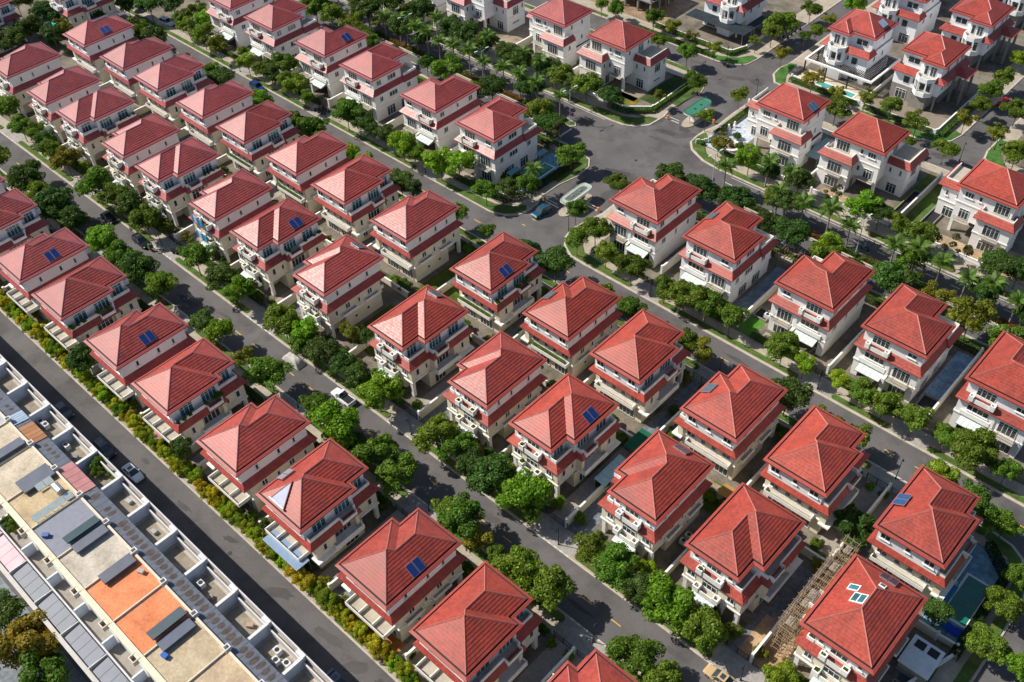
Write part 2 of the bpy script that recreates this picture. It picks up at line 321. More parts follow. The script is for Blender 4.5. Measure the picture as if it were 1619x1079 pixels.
# ---------------------------------------------------------------- villa variants
class Model:
    def __init__(s, W, Dp): s.W = W; s.D = Dp; s.parts = []; s.wins = []
    def part(s, name, mb, **props): s.parts.append((name, mb, props))
    def bake(s, mirror):
        sh = (-s.W / 2, -s.D / 2, 0); out = []
        for name, mb, props in s.parts: out.append((name, mb.mesh(name, s.W if mirror else None, sh), props))
        return out
def rail(b, x0, y0, x1, y1, z0, z1):
    b.box(min(x0, x1) - .02, min(y0, y1) - .02, z1 - 0.05, max(x0, x1) + .02, max(y0, y1) + .02, z1, 'iron')
    n = max(2, int(math.hypot(x1 - x0, y1 - y0) / 0.22))
    for i in range(n + 1):
        x = x0 + (x1 - x0) * i / n; y = y0 + (y1 - y0) * i / n; b.box(x - .012, y - .012, z0, x + .012, y + .012, z1 - .05, 'iron')
def villa_town(wide, seed, plain=False):
    rnd = random.Random(seed); W, Dp, n, s = 10.75, 14.6, 1.6, 3.7
    m = Model(W, Dp)
    out = [(0, 0), (W - n, 0), (W - n, s), (W, s), (W, Dp), (0, Dp)]
    e = 0.66
    rr_ = [(e, W - e, s + e, Dp - e), (e, W - n - e, e, Dp - e)]
    if plain: out = [(0, 0), (W, 0), (W, Dp), (0, Dp)]; rr_ = [(e, W - e, e, Dp - e)]
    tb, rb = roof_mesh(rr_, 11.58, 0.64)
    m.part('roof_tiles', tb, kind='stuff'); m.part('ridge_tiles', rb); m.part('eave', eave_mb(out))
    b = MB(); b.prism([(.8, .8), (8.35, .8), (8.35, 4.5), (9.95, 4.5), (9.95, 13.8), (.8, 13.8)], 7.9, 11.2, 'wall', top=False, bottom=False); m.part('upper_wall', b)
    Oo = [(-.2, -.25), (10.6, -.25), (10.6, 4.4), (11.75, 4.4), (11.75, 14.3), (-.2, 14.3)]
    Oi = [(.78, .8), (9.5, .8), (9.5, 5.1), (11.1, 5.1), (11.1, 13.6), (.78, 13.6)]
    b = MB(); b.courses(Oo, 7.3, Oi, 8.3, 'tile', 3, 0.05); b.strip(offs(Oo, .8), 7.15, Oo, 7.15, 'trim'); b.strip(Oo, 7.15, Oo, 7.3, 'lip'); m.part('belt_roof', b)
    b = MB(); b.prism(Oi, 7.4, 8.05, 'trim', top='floor', bottom=False)
    b.box(8.4, .72, 8.05, 9.5, .86, 8.95, 'trim'); b.box(9.36, .86, 8.05, 9.5, 5.1, 8.95, 'trim'); b.box(9.5, 4.96, 8.05, 11.1, 5.1, 8.95, 'trim')
    b.box(10.96, 5.1, 8.05, 11.1, 5.3, 8.95, 'trim'); b.box(10.96, 8.1, 8.05, 11.1, 13.6, 8.95, 'trim'); b.box(9.95, 13.46, 8.05, 10.96, 13.6, 8.95, 'trim')
    b.box(10.96, 5.3, 7.6, 11.85, 5.42, 8.8, 'trim'); b.box(10.96, 7.98, 7.6, 11.85, 8.1, 8.8, 'trim'); b.prism([(11.0, 5.42), (11.85, 5.42), (11.85, 7.98), (11.0, 7.98)], 7.6, 7.9, 'trim', top='floor'); b.box(11.73, 5.42, 7.9, 11.85, 7.98, 8.25, 'trim')
    rail(b, 11.8, 5.5, 11.8, 7.9, 8.25, 8.95); m.part('terrace', b)
    yb = 13.0
    b = MB(); b.prism([(.45, .35), (10.1, .35), (10.1, 4.9), (11.3, 4.9), (11.3, 5.5), (10.25, 5.5), (10.25, 9.6), (11.3, 9.6), (11.3, yb + .4), (10.3, yb + .4), (10.3, yb), (.45, yb)], 3.7, 7.45, 'wall2', top=False); m.part('wall', b)
    b = MB()
    b.prism([(.5, 4.0), (2.4, 4.0), (2.4, 1.0), (7.2, 1.0), (7.2, 4.0), (10.45, 4.0), (10.45, yb - .1), (.5, yb - .1)], 0.0, 3.7, 'wall2', top=False, bottom=False)
    b.box(.5, .42, 0, 1.15, 1.05, 3.7, 'trim'); b.box(9.35, .42, 0, 10.0, 1.05, 3.7, 'trim'); b.box(6.9, .45, 0, 7.35, 1.0, 3.7, 'trim'); b.box(2.3, .45, 0, 2.75, 1.0, 3.7, 'trim')
    m.part('ground_wall', b)
    b = MB(); led = [(.3, .2), (10.25, .2), (10.25, 4.75), (12.1, 4.75), (12.1, yb + .95), (.3, yb + .95 if False else yb + .15)]
    led = [(.3, .2), (10.25, .2), (10.25, 4.75), (12.1, 4.75), (12.1, yb + .8), (10.3, yb + .8), (10.3, yb + .15), (.3, yb + .15)]
    b.prism(led, 3.55, 3.85, 'trim'); b.box(11.97, 4.9, 3.85, 12.1, 10.2, 4.65, 'trim'); b.box(11.3, 4.76, 3.85, 12.1, 4.9, 4.65, 'trim'); b.box(11.3, 10.2, 3.85, 12.1, 10.34, 4.65, 'trim'); m.part('ledge', b)
    b = MB(); b.hollow(3.0, -.5, 6.7, .79, 7.75, 8.85, .14, 'trim'); b.hollow(2.75, -.62, 3.75, .2, 8.0, 9.1, .16, 'trim'); b.hollow(5.95, -.62, 6.95, .2, 8.0, 9.1, .16, 'trim'); rail(b, 3.8, -.45, 5.9, -.45, 8.85, 9.05); m.part('balcony', b)
    b = MB(); b.hollow(3.0, -.75, 6.8, .34, 3.7, 4.6, .14, 'trim'); b.hollow(2.75, -.85, 3.75, .1, 4.0, 5.0, .16, 'trim'); b.hollow(6.05, -.85, 7.05, .1, 4.0, 5.0, .16, 'trim'); m.part('balcony', b)
    b = MB(); depth = 2.4 if wide else 1.1
    b.hollow(1.0, yb, 9.3, yb + depth, 3.5, 4.3, .16, 'trim'); rail(b, 1.2, yb + depth - .08, 9.1, yb + depth - .08, 4.3, 4.6 if wide else 4.4)
    if wide: b.box(3.6, yb + .1, 3.62, 3.75, yb + depth - .2, 4.3, 'trim'); b.box(6.5, yb + .1, 3.62, 6.65, yb + depth - .2, 4.3, 'trim')
    m.part('balcony', b)
    b = MB()
    for i in range(5): b.poly([(2.75 + i * .78, .15, 3.55), (2.75 + i * .78, -1.55, 3.1), (3.5 + i * .78, -1.55, 3.1), (3.5 + i * .78, .15, 3.55)], 'panel'); b.box(2.72 + i * .78, -1.55, 3.02, 2.76 + i * .78, .1, 3.1, 'metal')
    b.box(2.7, -1.6, 3.02, 6.65, -1.55, 3.13, 'metal')
    m.part('awning', b)
    b = MB()
    b.hollow(-.35, 3.2, .5, 6.6, 4.2, 4.75, .1, 'trim'); m.part('planter', b); b = MB(); b.hollow(-.35, 8.6, .5, 12.0, 4.2, 4.75, .1, 'trim'); m.part('planter', b)
    w = m.wins
    w += [(4.85, .8, 8.05, 0, 2.5, 2.3, 3, 'plain'), (1.9, .8, 9.2, 0, .7, 1.2, 1, 'sill'), (7.5, .8, 9.2, 0, .8, 1.2, 1, 'sill'),
          (4.85, .35, 3.95, 0, 2.5, 2.4, 3, 'plain'), (1.7, .35, 4.9, 0, 1.4, 1.3, 2, 'sill'), (8.4, .35, 4.9, 0, 1.2, 1.3, 2, 'sill'), (4.8, 1.0, .2, 0, 2.2, 2.5, 2, 'plain'),
          (8.35, 2.5, 8.1, 90, 2.2, 2.3, 3, 'blue'), (9.95, 6.6, 8.1, 90, 2.9, 2.3, 4, 'blue'), (9.95, 11.0, 8.1, 90, 2.5, 2.3, 3, 'blue'),
          (10.1, 1.8, 4.8, 90, .8, 1.5, 1, 'sill'), (10.25, 7.5, 3.9, 90, 3.2, 2.3, 4, 'plain'), (11.3, 11.6, 4.8, 90, .7, 1.5, 1, 'sill'), (10.1, 3.9, 4.9, 90, .6, 1.2, 1, 'plain'),
          (10.45, 6.5, .2, 90, 2.6, 2.5, 3, 'plain'), (10.45, 10.5, .9, 90, 1.2, 1.3, 2, 'plain'),
          (8.6, 13.8, 9.1, 180, 1.5, 1.2, 2, 'sill'), (5.4, 13.8, 9.3, 180, .8, 1.0, 1, 'sill'), (2.0, 13.8, 9.1, 180, 1.5, 1.2, 2, 'sill'),
          (8.9, yb, 4.7, 180, 1.6, 1.6, 2, 'sill'), (6.5, yb, 4.7, 180, .9, 1.6, 1, 'sill'), (4.5, yb, 4.7, 180, .9, 1.6, 1, 'sill'), (2.1, yb, 4.7, 180, 1.6, 1.6, 2, 'sill'),
          (7.3, yb - .1, .2, 180, 3.2, 2.6, 4, 'plain'), (3.0, yb - .1, .2, 180, 3.2, 2.6, 4, 'plain'),
          (.8, 3.4, 8.9, 270, .55, 1.2, 1, 'sill'), (.8, 6.4, 8.9, 270, .6, 1.2, 1, 'sill'), (.8, 10.6, 8.9, 270, .6, 1.2, 1, 'sill'),
          (.45, 4.9, 5.0, 270, 1.1, 1.3, 2, 'plain'), (.45, 7.6, 4.7, 270, .6, 1.2, 1, 'sill'), (.45, 10.3, 5.0, 270, 1.1, 1.3, 2, 'plain'), (.45, 2.2, 4.9, 270, .6, 1.2, 1, 'sill'),
          (.5, 6.4, 1.6, 270, .7, .8, 1, 'plain'), (.5, 9.4, 1.6, 270, .7, .8, 1, 'plain')]
    return m
def villa_street():
    W, Dp = 12.1, 14.6; m = Model(W, Dp); e = .66
    out = [(0, 0), (12.1, 0), (12.1, 10.3), (8.7, 10.3), (8.7, 14.6), (0, 14.6)]
    tb, rb = roof_mesh([(e, W - e, e, 10.3 - e), (e, 8.7 - e, e, Dp - e)], 11.58, 0.64)
    m.part('roof_tiles', tb, kind='stuff'); m.part('ridge_tiles', rb); m.part('eave', eave_mb(out))
    b = MB(); b.prism([(.8, .8), (11.3, .8), (11.3, 9.5), (7.9, 9.5), (7.9, 13.8), (.8, 13.8)], 7.9, 11.2, 'wall', top=False, bottom=False); m.part('upper_wall', b)
    Oo = [(-.15, -.45), (12.25, -.45), (12.25, 9.2), (12.6, 9.2), (12.6, 15.0), (-.15, 15.0)]
    Oi = [(.78, .8), (11.32, .8), (11.32, 9.9), (11.7, 9.9), (11.7, 14.05), (.78, 14.05)]
    b = MB(); b.courses(Oo, 7.3, Oi, 8.35, 'tile', 3, 0.05); b.strip(offs(Oo, .8), 7.15, Oo, 7.15, 'trim'); b.strip(Oo, 7.15, Oo, 7.3, 'lip'); m.part('belt_roof', b)
    b = MB(); b.prism(Oi, 7.4, 8.05, 'trim', top='floor', bottom=False); b.box(11.56, 9.9, 8.05, 11.7, 14.05, 8.95, 'trim'); b.box(7.9, 13.9, 8.05, 11.56, 14.05, 8.95, 'trim'); m.part('terrace', b)
    b = MB(); b.prism([(.4, .3), (11.7, .3), (11.7, 14.1), (.4, 14.1)], 3.7, 7.45, 'wall', top=False); m.part('wall', b); b = MB(); b.box(6.3, .12, 3.86, 6.75, .3, 7.2, 'trim'); m.part('pilaster', b); b = MB(); b.box(1.3, .02, 3.86, 6.2, .3, 4.75, 'trim'); m.part('window_apron', b)
    b = MB(); b.prism([(.4, .3), (1.6, .3), (1.6, 3.2), (6.3, 3.2), (6.3, .3), (11.6, .3), (11.6, 14.0), (.4, 14.0)], 0, 3.7, 'wall', top=False, bottom=False); b.box(6.25, -.9, 0, 6.85, .3, 3.6, 'trim'); m.part('ground_wall', b)
    b = MB(); b.prism([(.25, .15), (11.85, .15), (11.85, 14.25), (.25, 14.25)], 3.58, 3.84, 'trim'); m.part('ledge', b)
    b = MB(); b.hollow(2.0, -.5, 5.9, .79, 7.8, 8.7, .14, 'trim'); b.hollow(1.8, -.65, 2.6, .1, 8.0, 9.1, .14, 'trim'); b.hollow(5.3, -.65, 6.1, .1, 8.0, 9.1, .14, 'trim'); rail(b, 2.7, -.45, 5.2, -.45, 8.7, 9.1); m.part('balcony', b)
    b = MB(); b.prism([(7.1, -1.1), (10.7, -1.1), (10.7, .14), (7.1, .14)], 3.6, 3.8, 'trim', top='floor'); rail(b, 7.15, -1.05, 10.65, -1.05, 3.86, 4.7); rail(b, 7.15, -1.0, 7.15, .1, 3.86, 4.7); rail(b, 10.65, -1.0, 10.65, .1, 3.86, 4.7); m.part('balcony', b)
    b = MB()
    for i in range(5): b.poly([(1.7 + i * .9, .1, 3.5), (1.7 + i * .9, -1.6, 3.1), (2.56 + i * .9, -1.6, 3.1), (2.56 + i * .9, .1, 3.5)], 'panel'); b.box(1.66 + i * .9, -1.6, 3.02, 1.7 + i * .9, .1, 3.1, 'metal')
    b.box(1.65, -1.66, 3.02, 6.2, -1.6, 3.13, 'metal'); m.part('awning', b)
    m.wins += [(3.95, .8, 8.0, 0, 3.1, 2.4, 4, 'plain'), (9.5, .8, 9.3, 0, 1.6, 1.0, 2, 'sill'), (3.8, .3, 5.2, 0, 3.6, 1.3, 4, 'sill'), (8.9, .3, 3.95, 0, 3.0, 2.4, 4, 'plain'), (9.0, .3, .2, 0, 3.1, 2.5, 4, 'plain'), (4.0, 3.2, .2, 0, 2.0, 2.6, 2, 'plain'),
               (11.3, 2.5, 9.0, 90, 1.4, 1.3, 2, 'sill'), (11.3, 6.5, 9.0, 90, 2.6, 1.3, 3, 'sill'), (11.7, 2.4, 4.9, 90, 1.0, 1.3, 2, 'sill'), (11.7, 6.2, 4.9, 90, 2.6, 1.3, 3, 'sill'), (11.7, 11.2, 4.9, 90, 1.2, 1.3, 2, 'sill'),
               (11.6, 5.0, .2, 90, 2.6, 2.5, 3, 'plain'), (11.6, 9.6, .2, 90, 2.6, 2.5, 3, 'plain'), (7.9, 11.5, 8.1, 90, 1.6, 2.2, 2, 'blue'),
               (.8, 2.6, 9.0, 270, 1.3, 1.3, 2, 'sill'), (.8, 7.5, 9.2, 270, .7, 1.1, 1, 'sill'), (.8, 11.6, 9.0, 270, 1.3, 1.3, 2, 'sill'), (.4, 3.0, 4.9, 270, 1.2, 1.3, 2, 'sill'), (.4, 7.0, 4.9, 270, .7, 1.3, 1, 'sill'), (.4, 11.0, 4.9, 270, .7, 1.3, 1, 'sill'),
               (3.0, 13.8, 9.0, 180, 2.0, 1.3, 3, 'sill'), (3.5, 14.1, 4.9, 180, 2.2, 1.3, 3, 'sill'), (8.5, 14.1, 4.9, 180, 2.2, 1.3, 3, 'sill')]
    return m
def villa_large():
    W, Dp = 12.4, 11.6; m = Model(W, Dp); e = .66
    tb, rb = roof_mesh([(e, W - e, e, Dp - e)], 11.58, 0.64)
    m.part('roof_tiles', tb, kind='stuff'); m.part('ridge_tiles', rb); m.part('eave', eave_mb([(0, 0), (W, 0), (W, Dp), (0, Dp)]))
    b = MB(); b.prism([(.8, .8), (11.6, .8), (11.6, 10.8), (.8, 10.8)], 3.7, 11.2, 'wall', top=False, bottom=None); b.prism([(.68, .68), (11.72, .68), (11.72, 10.92), (.68, 10.92)], 7.3, 7.6, 'trim'); m.part('upper_wall', b)
    b = MB(); b.prism([(.3, 3.8), (5.9, 3.8), (5.9, 4.6), (11.0, 4.6), (11.0, 10.7), (.3, 10.7)], 0, 3.7, 'wall', top=False, bottom=False); m.part('ground_wall', b); b = MB(); b.box(11.0, .8, 0, 11.6, 1.4, 3.7, 'trim'); m.part('column', b); b = MB()
    b.prism([(-.7, -1.4), (6.2, -1.4), (6.2, 3.8), (-.7, 3.8)], 0, 3.7, 'wall', top=False, bottom=False); m.part('ground_wall', b); b = MB(); b.prism([(11.6, 4.6), (16.2, 4.6), (16.2, 11.6), (11.0, 11.6), (11.0, 4.61)], 0, 3.7, 'wall', top=False, bottom=False); m.part('ground_wall', b)
    b = MB(); b.prism([(-.7, -1.4), (6.2, -1.4), (6.2, 3.6), (-.7, 3.6)], 3.7, 7.45, 'wall', top=False); m.part('bay_wall', b); b = MB(); b.prism([(11.62, 4.6), (16.2, 4.6), (16.2, 11.6), (11.62, 11.6)], 3.7, 7.45, 'wall', top=False); m.part('wing_wall', b)
    b = MB(); b.prism([(-.85, -1.55), (6.35, -1.55), (6.35, 3.4), (-.85, 3.4)], 3.58, 3.84, 'trim'); m.part('ledge', b); b = MB(); b.prism([(11.65, 4.45), (16.35, 4.45), (16.35, 11.75), (11.65, 11.75)], 3.58, 3.84, 'trim'); m.part('ledge', b)
    for Oo, Oi in (([(-1.3, 2.8), (-1.3, -2.1), (6.9, -2.1), (6.9, .78)], [(-.4, 2.8), (-.4, -1.0), (6.1, -1.0), (6.1, .78)]), ([(11.62, 4.0), (17.0, 4.0), (17.0, 12.3)], [(11.62, 5.0), (16.1, 5.0), (16.1, 12.3)])):
        b = MB(); b.courses(Oo, 7.3, Oi, 8.5, 'tile', 3, .05, closed=False); b.strip(Oo, 7.15, Oo, 7.3, 'lip', False); b.strip(Oi, 7.15, Oo, 7.15, 'trim', False); m.part('belt_roof', b)
    b = MB(); b.prism([(-.4, -1.0), (6.1, -1.0), (6.1, .79), (-.4, .79)], 7.45, 8.0, 'trim', top='floor'); b.box(-.4, -1.0, 8.0, 6.1, -.86, 8.75, 'trim'); b.box(-.4, -.86, 8.0, -.26, .79, 8.75, 'trim'); b.box(5.96, -.86, 8.0, 6.1, .79, 8.75, 'trim'); m.part('terrace', b); b = MB()
    b.prism([(11.61, 5.0), (16.1, 5.0), (16.1, 11.6), (11.61, 11.6)], 7.45, 8.0, 'trim', top='floor'); b.box(11.61, 5.0, 8.0, 16.1, 5.16, 8.75, 'trim'); b.box(15.94, 5.16, 8.0, 16.1, 11.6, 8.75, 'trim'); m.part('terrace', b)
    b = MB(); b.prism([(.9, -2.3), (4.9, -2.3), (4.9, -1.56), (.9, -1.56)], 3.6, 3.8, 'trim', top='floor'); rail(b, .95, -2.25, 4.85, -2.25, 3.8, 4.6); m.part('balcony', b)
    b = MB(); b.prism([(7.9, -.2), (11.2, -.2), (11.2, .79), (7.9, .79)], 3.55, 3.8, 'trim', top='floor'); rail(b, 8.0, -.15, 11.1, -.15, 3.8, 4.6); m.part('balcony', b)
    m.wins += [(2.9, .8, 8.1, 0, 3.0, 2.4, 4, 'plain'), (9.5, .8, 9.0, 0, 1.8, 1.3, 3, 'sill'), (7.2, .8, 9.1, 0, .7, 1.2, 1, 'sill'), (2.9, -1.4, 3.95, 0, 3.2, 2.4, 4, 'plain'), (2.9, -1.4, .2, 0, 3.2, 2.4, 4, 'plain'),
               (9.5, .8, 3.95, 0, 2.0, 2.3, 3, 'plain'), (7.2, .8, 5.0, 0, .7, 1.3, 1, 'plain'), (6.2, 1.0, .2, 90, 1.6, 2.4, 2, 'plain'), (8.5, 4.6, .2, 0, 2.4, 2.4, 3, 'plain'), (6.2, -.3, 4.9, 90, .6, 1.3, 1, 'plain'),
               (13.7, 4.6, .2, 0, 2.2, 2.4, 3, 'plain'), (12.6, 4.6, 5.0, 0, .6, 1.3, 1, 'sill'), (14.9, 4.6, 5.0, 0, .6, 1.3, 1, 'sill'), (11.6, 7.0, 8.1, 90, 2.0, 2.3, 3, 'blue'), (11.6, 2.6, 9.1, 90, .7, 1.2, 1, 'sill'), (11.6, 10.0, 9.1, 90, .7, 1.2, 1, 'sill'),
               (16.2, 8.0, 4.0, 90, 2.2, 2.3, 3, 'plain'), (16.2, 8.0, 1.6, 90, 2.6, .5, 2, 'plain'), (16.2, 10.6, 5.0, 90, .6, 1.3, 1, 'plain'),
               (.8, 3.5, 9.1, 270, .7, 1.2, 1, 'sill'), (.8, 7.5, 9.1, 270, .7, 1.2, 1, 'sill'), (.8, 7.5, 5.0, 270, .7, 1.3, 1, 'sill'), (-.7, 1.0, 5.0, 270, .7, 1.3, 1, 'sill'), (.3, 7.0, 1.0, 270, 1.2, 1.4, 2, 'plain'),
               (4.0, 10.8, 8.9, 180, 2.0, 1.4, 3, 'sill'), (9.0, 10.8, 5.0, 180, 2.0, 1.4, 3, 'sill')]
    return m
def octa(x0, x1, y0, y1, c): return [(x0, y1), (x0, y0 + c), (x0 + c, y0), (x1 - c, y0), (x1, y0 + c), (x1, y1)]
def villa_bay(porch=True, raw=False):
    W, Dp = 12.0, 13.3; m = Model(W, Dp); e = .66
    out = [(0, 1.9), (5.8, 1.9), (5.8, 0), (12, 0), (12, Dp), (0, Dp)]
    tb, rb = roof_mesh([(e, W - e, 1.9 + e, Dp - e), (5.8 + e, W - e, e, Dp - e)], 11.58, 0.6)
    m.part('roof_tiles', tb, kind='stuff'); m.part('ridge_tiles', rb); m.part('eave', eave_mb(out))
    lo = 'raw' if raw else 'wall'
    b = MB(); b.prism([(.8, 2.7), (6.6, 2.7), (6.6, .8), (11.2, .8), (11.2, 12.5), (.8, 12.5)], 7.5, 11.2, 'wall', top=False, bottom=False); m.part('upper_wall', b)
    b = MB(); b.prism([(.3, .6), (6.2, .6), (6.2, .3), (11.7, .3), (11.7, 12.9), (.3, 12.9)], 3.7, 7.5, 'wall', top='floor'); m.part('wall', b)
    b = MB(); b.prism([(.3, .6), (6.0, .6), (6.0, -1.2), (9.8, -1.2), (9.8, 4.5), (11.0, 4.5), (11.0, 12.6), (.3, 12.6)], 0, 3.7, lo, top=False, bottom=False); m.part('ground_wall', b); b = MB(); b.box(11.2, -.2, 0, 11.6, .2, 3.7, lo); m.part('column', b)
    b = MB()
    for z in (3.7, 7.3):
        b.prism(octa(6.0, 10.6, -1.9, .29 if z < 5 else .79, 1.3), z, z + .3, 'trim', top='floor')
        o_ = octa(6.0, 10.6, -1.9, .29 if z < 5 else .79, 1.3); i_ = octa(6.15, 10.45, -1.75, .29 if z < 5 else .79, 1.22)
        b.strip(o_, z + .3, o_, z + 1.15, 'trim', False); b.strip(o_, z + 1.15, i_, z + 1.15, 'trim', False); b.strip(i_, z + 1.15, i_, z + .3, 'trim', False)
    for x, y in octa(6.12, 10.48, -1.78, .1, 1.22): b.box(x - .14, y - .12, 4.85, x + .14, y + .12, 7.3, 'trim')
    m.part('bay_balcony', b)
    for Oo, Oi in (([(-.4, 3.5), (-.4, -.5), (6.0, -.5)], [(.6, 3.5), (.6, 1.2), (6.0, 1.2)]), ([(10.6, -.4), (12.9, -.4), (12.9, 13.6)], [(10.6, .78), (11.22, .78), (11.22, 13.6)])):
        b = MB(); b.courses(Oo, 7.35, Oi, 8.4, 'tile', 3, .05, closed=False); b.strip(Oo, 7.2, Oo, 7.35, 'lip', False); b.strip(Oi, 7.2, Oo, 7.2, 'trim', False); m.part('belt_roof', b)
    if porch:
        t2, r2 = roof_mesh([(10.2, 15.6, 5.8, 11.4)], 7.35, 0.42)
        m.part('porch_roof', t2); b = MB(); b.prism([(10.4, 6.0), (15.4, 6.0), (15.4, 11.2), (10.4, 11.2)], 7.1, 7.34, 'trim'); m.part('porch_soffit', b)
        for x, y in ((14.9, 6.4), (14.9, 10.7), (12.4, 6.4), (12.4, 10.7)): b = MB(); b.box(x - .25, y - .25, 0, x + .25, y + .25, 7.1, lo); m.part('porch_column', b)
    m.wins += [(3.5, 2.7, 8.6, 0, 3.0, 1.6, 2, 'plain'), (9.2, .8, 8.0, 0, 1.5, 2.4, 2, 'plain'), (7.5, .8, 8.0, 0, .9, 2.3, 1, 'plain'), (3.6, .6, 4.4, 0, 1.6, 1.9, 1, 'plain'), (8.4, .3, 4.2, 0, 2.8, 2.4, 2, 'plain'), (5.4, .6, 5.0, 0, .6, 1.3, 1, 'plain'),
               (11.2, 4.0, 8.0, 90, 1.0, 2.3, 1, 'plain'), (11.2, 8.5, 8.6, 90, .8, 1.4, 1, 'plain'), (11.7, 2.0, 4.9, 90, .8, 1.3, 1, 'plain'), (11.7, 5.2, 4.9, 90, .8, 1.3, 1, 'plain'), (11.7, 9.0, 4.9, 90, .8, 1.3, 1, 'plain'), (11.2, 11.0, 8.6, 90, .8, 1.4, 1, 'plain'),
               (3.0, .6, .2, 0, 2.6, 2.5, 3, 'plain'), (.3, 4.0, 4.9, 270, .8, 1.3, 1, 'plain'), (.3, 8.0, 4.9, 270, .8, 1.3, 1, 'plain'), (.8, 8.0, 9.0, 270, .8, 1.3, 1, 'plain'), (4.0, 12.5, 9.0, 180, 2.0, 1.3, 2, 'plain')]
    return m
MODELS = {'T': villa_town(False, 1), 'TP': villa_town(False, 3, True), 'TW': villa_town(True, 2), 'S': villa_street(), 'L': villa_large(), 'U': villa_bay(True, True), 'UH': villa_bay(False, False)}
BAKED = {}
def place_villa(kind, mirror, flip, cx, cy, label, group, wallc, tilec, z=0.12):
    key = (kind, mirror)
    if key not in BAKED: BAKED[key] = MODELS[kind].bake(mirror)
    md = MODELS[kind]
    t = thing('villa', label, 'house', (cx, cy, z), math.pi if flip else 0, group)
    for name, me, props in BAKED[key]:
        o = ob(name, me, t, **props)
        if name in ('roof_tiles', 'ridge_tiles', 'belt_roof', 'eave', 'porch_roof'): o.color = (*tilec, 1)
        elif name in ('wall', 'bay_wall', 'wing_wall', 'upper_wall', 'ground_wall', 'ledge', 'balcony', 'terrace', 'planter', 'bay_balcony'): o.color = (*wallc, 1)
    for (x, y, zz, r, w, h, n, k) in md.wins:
        if mirror: x = md.W - x; r = (360 - r) % 360
        # face the wall normal: local frame faces -y at 0 degrees
        add_window(t, x - md.W / 2, y - md.D / 2, zz, r, w, h, n, k)
    return t
# ---------------------------------------------------------------- ground, roads, blocks
def slab(name, pts, z0, z1, k, top=None):
    b = MB(); b.prism(pts, z0, z1, k, top=top, bottom=False); return struct(name, b.mesh(name))
def sheet(name, pts, z, k, color=None):
    b = MB(); b.poly([(x, y, z) for x, y in pts], k); o = struct(name, b.mesh(name))
    if color: o.color = (*color, 1)
    return o
def rect(x0, y0, x1, y1): return [(x0, y0), (x1, y0), (x1, y1), (x0, y1)]
sheet('ground', rect(-3000, -3000, 3000, 3000), -0.02, 'asphalt')
KZ = 0.12
FAR = 900
blocks = [
 ('villa_block', [(-FAR, 34.0), (FAR, 34.0), (FAR, 57.8), (-FAR, 57.8)]),
 ('villa_block', [(-FAR, 65.2), (-1.2, 65.2), (-1.0, 102.5), (-1.6, 106.5), (-4.1, 110.3), (-6.3, 111.6), (-9.2, 112.0), (-FAR, 112.0)]),
 ('villa_block', [(-FAR, 119.5), (-124.0, 119.7), (-120.6, 120.9), (-118.6, 122.8), (-117.9, 125.2), (-118.0, 128.3), (-119.2, 131.0), (-119.1, 136.9), (-118.0, 142.0), (-118.4, 146.2), (-120.2, 148.6), (-123.5, 149.6), (-127.7, 149.8), (-FAR, 149.8)]),
 ('villa_block', [(FAR, 119.5), (FAR, 149.6), (-98.5, 149.6), (-102.6, 148.4), (-104.8, 145.2), (-105.6, 140.0), (-105.5, 134.6), (-106.3, 131), (-107.0, 126.5), (-106.3, 123.7), (-104.4, 121.2), (-101.3, 119.6), (-97.5, 119.4)]),
 ('median', [(-FAR, 155.8), (-132.4, 155.8), (-131.4, 156.9), (-132.4, 158.1), (-FAR, 158.1)]),
 ('median', [(-93.6, 155.8), (FAR, 155.8), (FAR, 158.1), (-93.6, 158.1), (-94.6, 156.9)]),
 ('villa_block', [(-FAR, 164.0), (-126.6, 164.0), (-123.1, 164.4), (-120.4, 165.7), (-118.3, 168.3), (-117.9, 173.5), (-118.8, 177.3), (-118.6, 181), (-117.4, 187.7), (-118.7, 191.5), (-121.8, 194.6), (-127.3, 195.4), (-133.3, 195.8), (-FAR, 195.8)]),
 ('villa_block', [(FAR, 163.6), (FAR, 195.6), (-100, 195.6), (-104.2, 194.3), (-106.2, 191.2), (-106.4, 184.9), (-106.2, 178.8), (-107.3, 174.5), (-107.4, 171.7), (-107.0, 168.6), (-104.9, 166.2), (-100.4, 164.2), (-95.8, 163.7)]),
 ('villa_block', [(-FAR, 203.0), (-123.6, 202.8), (-119.0, 203.6), (-116.4, 206.3), (-115.8, 210.5), (-115.8, FAR), (-FAR, FAR)]),
 ('villa_block', [(-106.4, 203.0), (-68.3, 202.6), (-64.6, 203.6), (-62.0, 206.6), (-61.2, 210.5), (-61.3, FAR), (-108.5, FAR), (-108.6, 213.0), (-109.4, 210.1), (-108.9, 206.3)]),
 ('villa_block', [(-53.6, 204.4), (-50.0, 202.8), (FAR, 202.8), (FAR, FAR), (-54.4, FAR), (-54.4, 208)]),
]
for nm, pts in blocks:
    b = MB(); inn = offs(pts, 0.22) if True else pts
    b.prism(pts, -0.02, KZ, 'kerb', top='kerb', bottom=False)
    struct(nm if nm == 'median' else 'pavement', b.mesh(nm))
    b = MB(); b.poly([(x, y, KZ + .006) for x, y in inn], 'grass' if nm == 'median' else 'pave'); o = struct('path' if nm != 'median' else 'planting_strip', b.mesh('p'))
slab('pavement', [(6.0, 57.8), (FAR, 57.8), (FAR, 119.5), (6.0, 119.5)], -0.02, KZ, 'kerb', top='grass')
slab('pavement', rect(-FAR, -60, FAR, 4.8), -0.02, 0.06, 'apron', top='slate_shade')
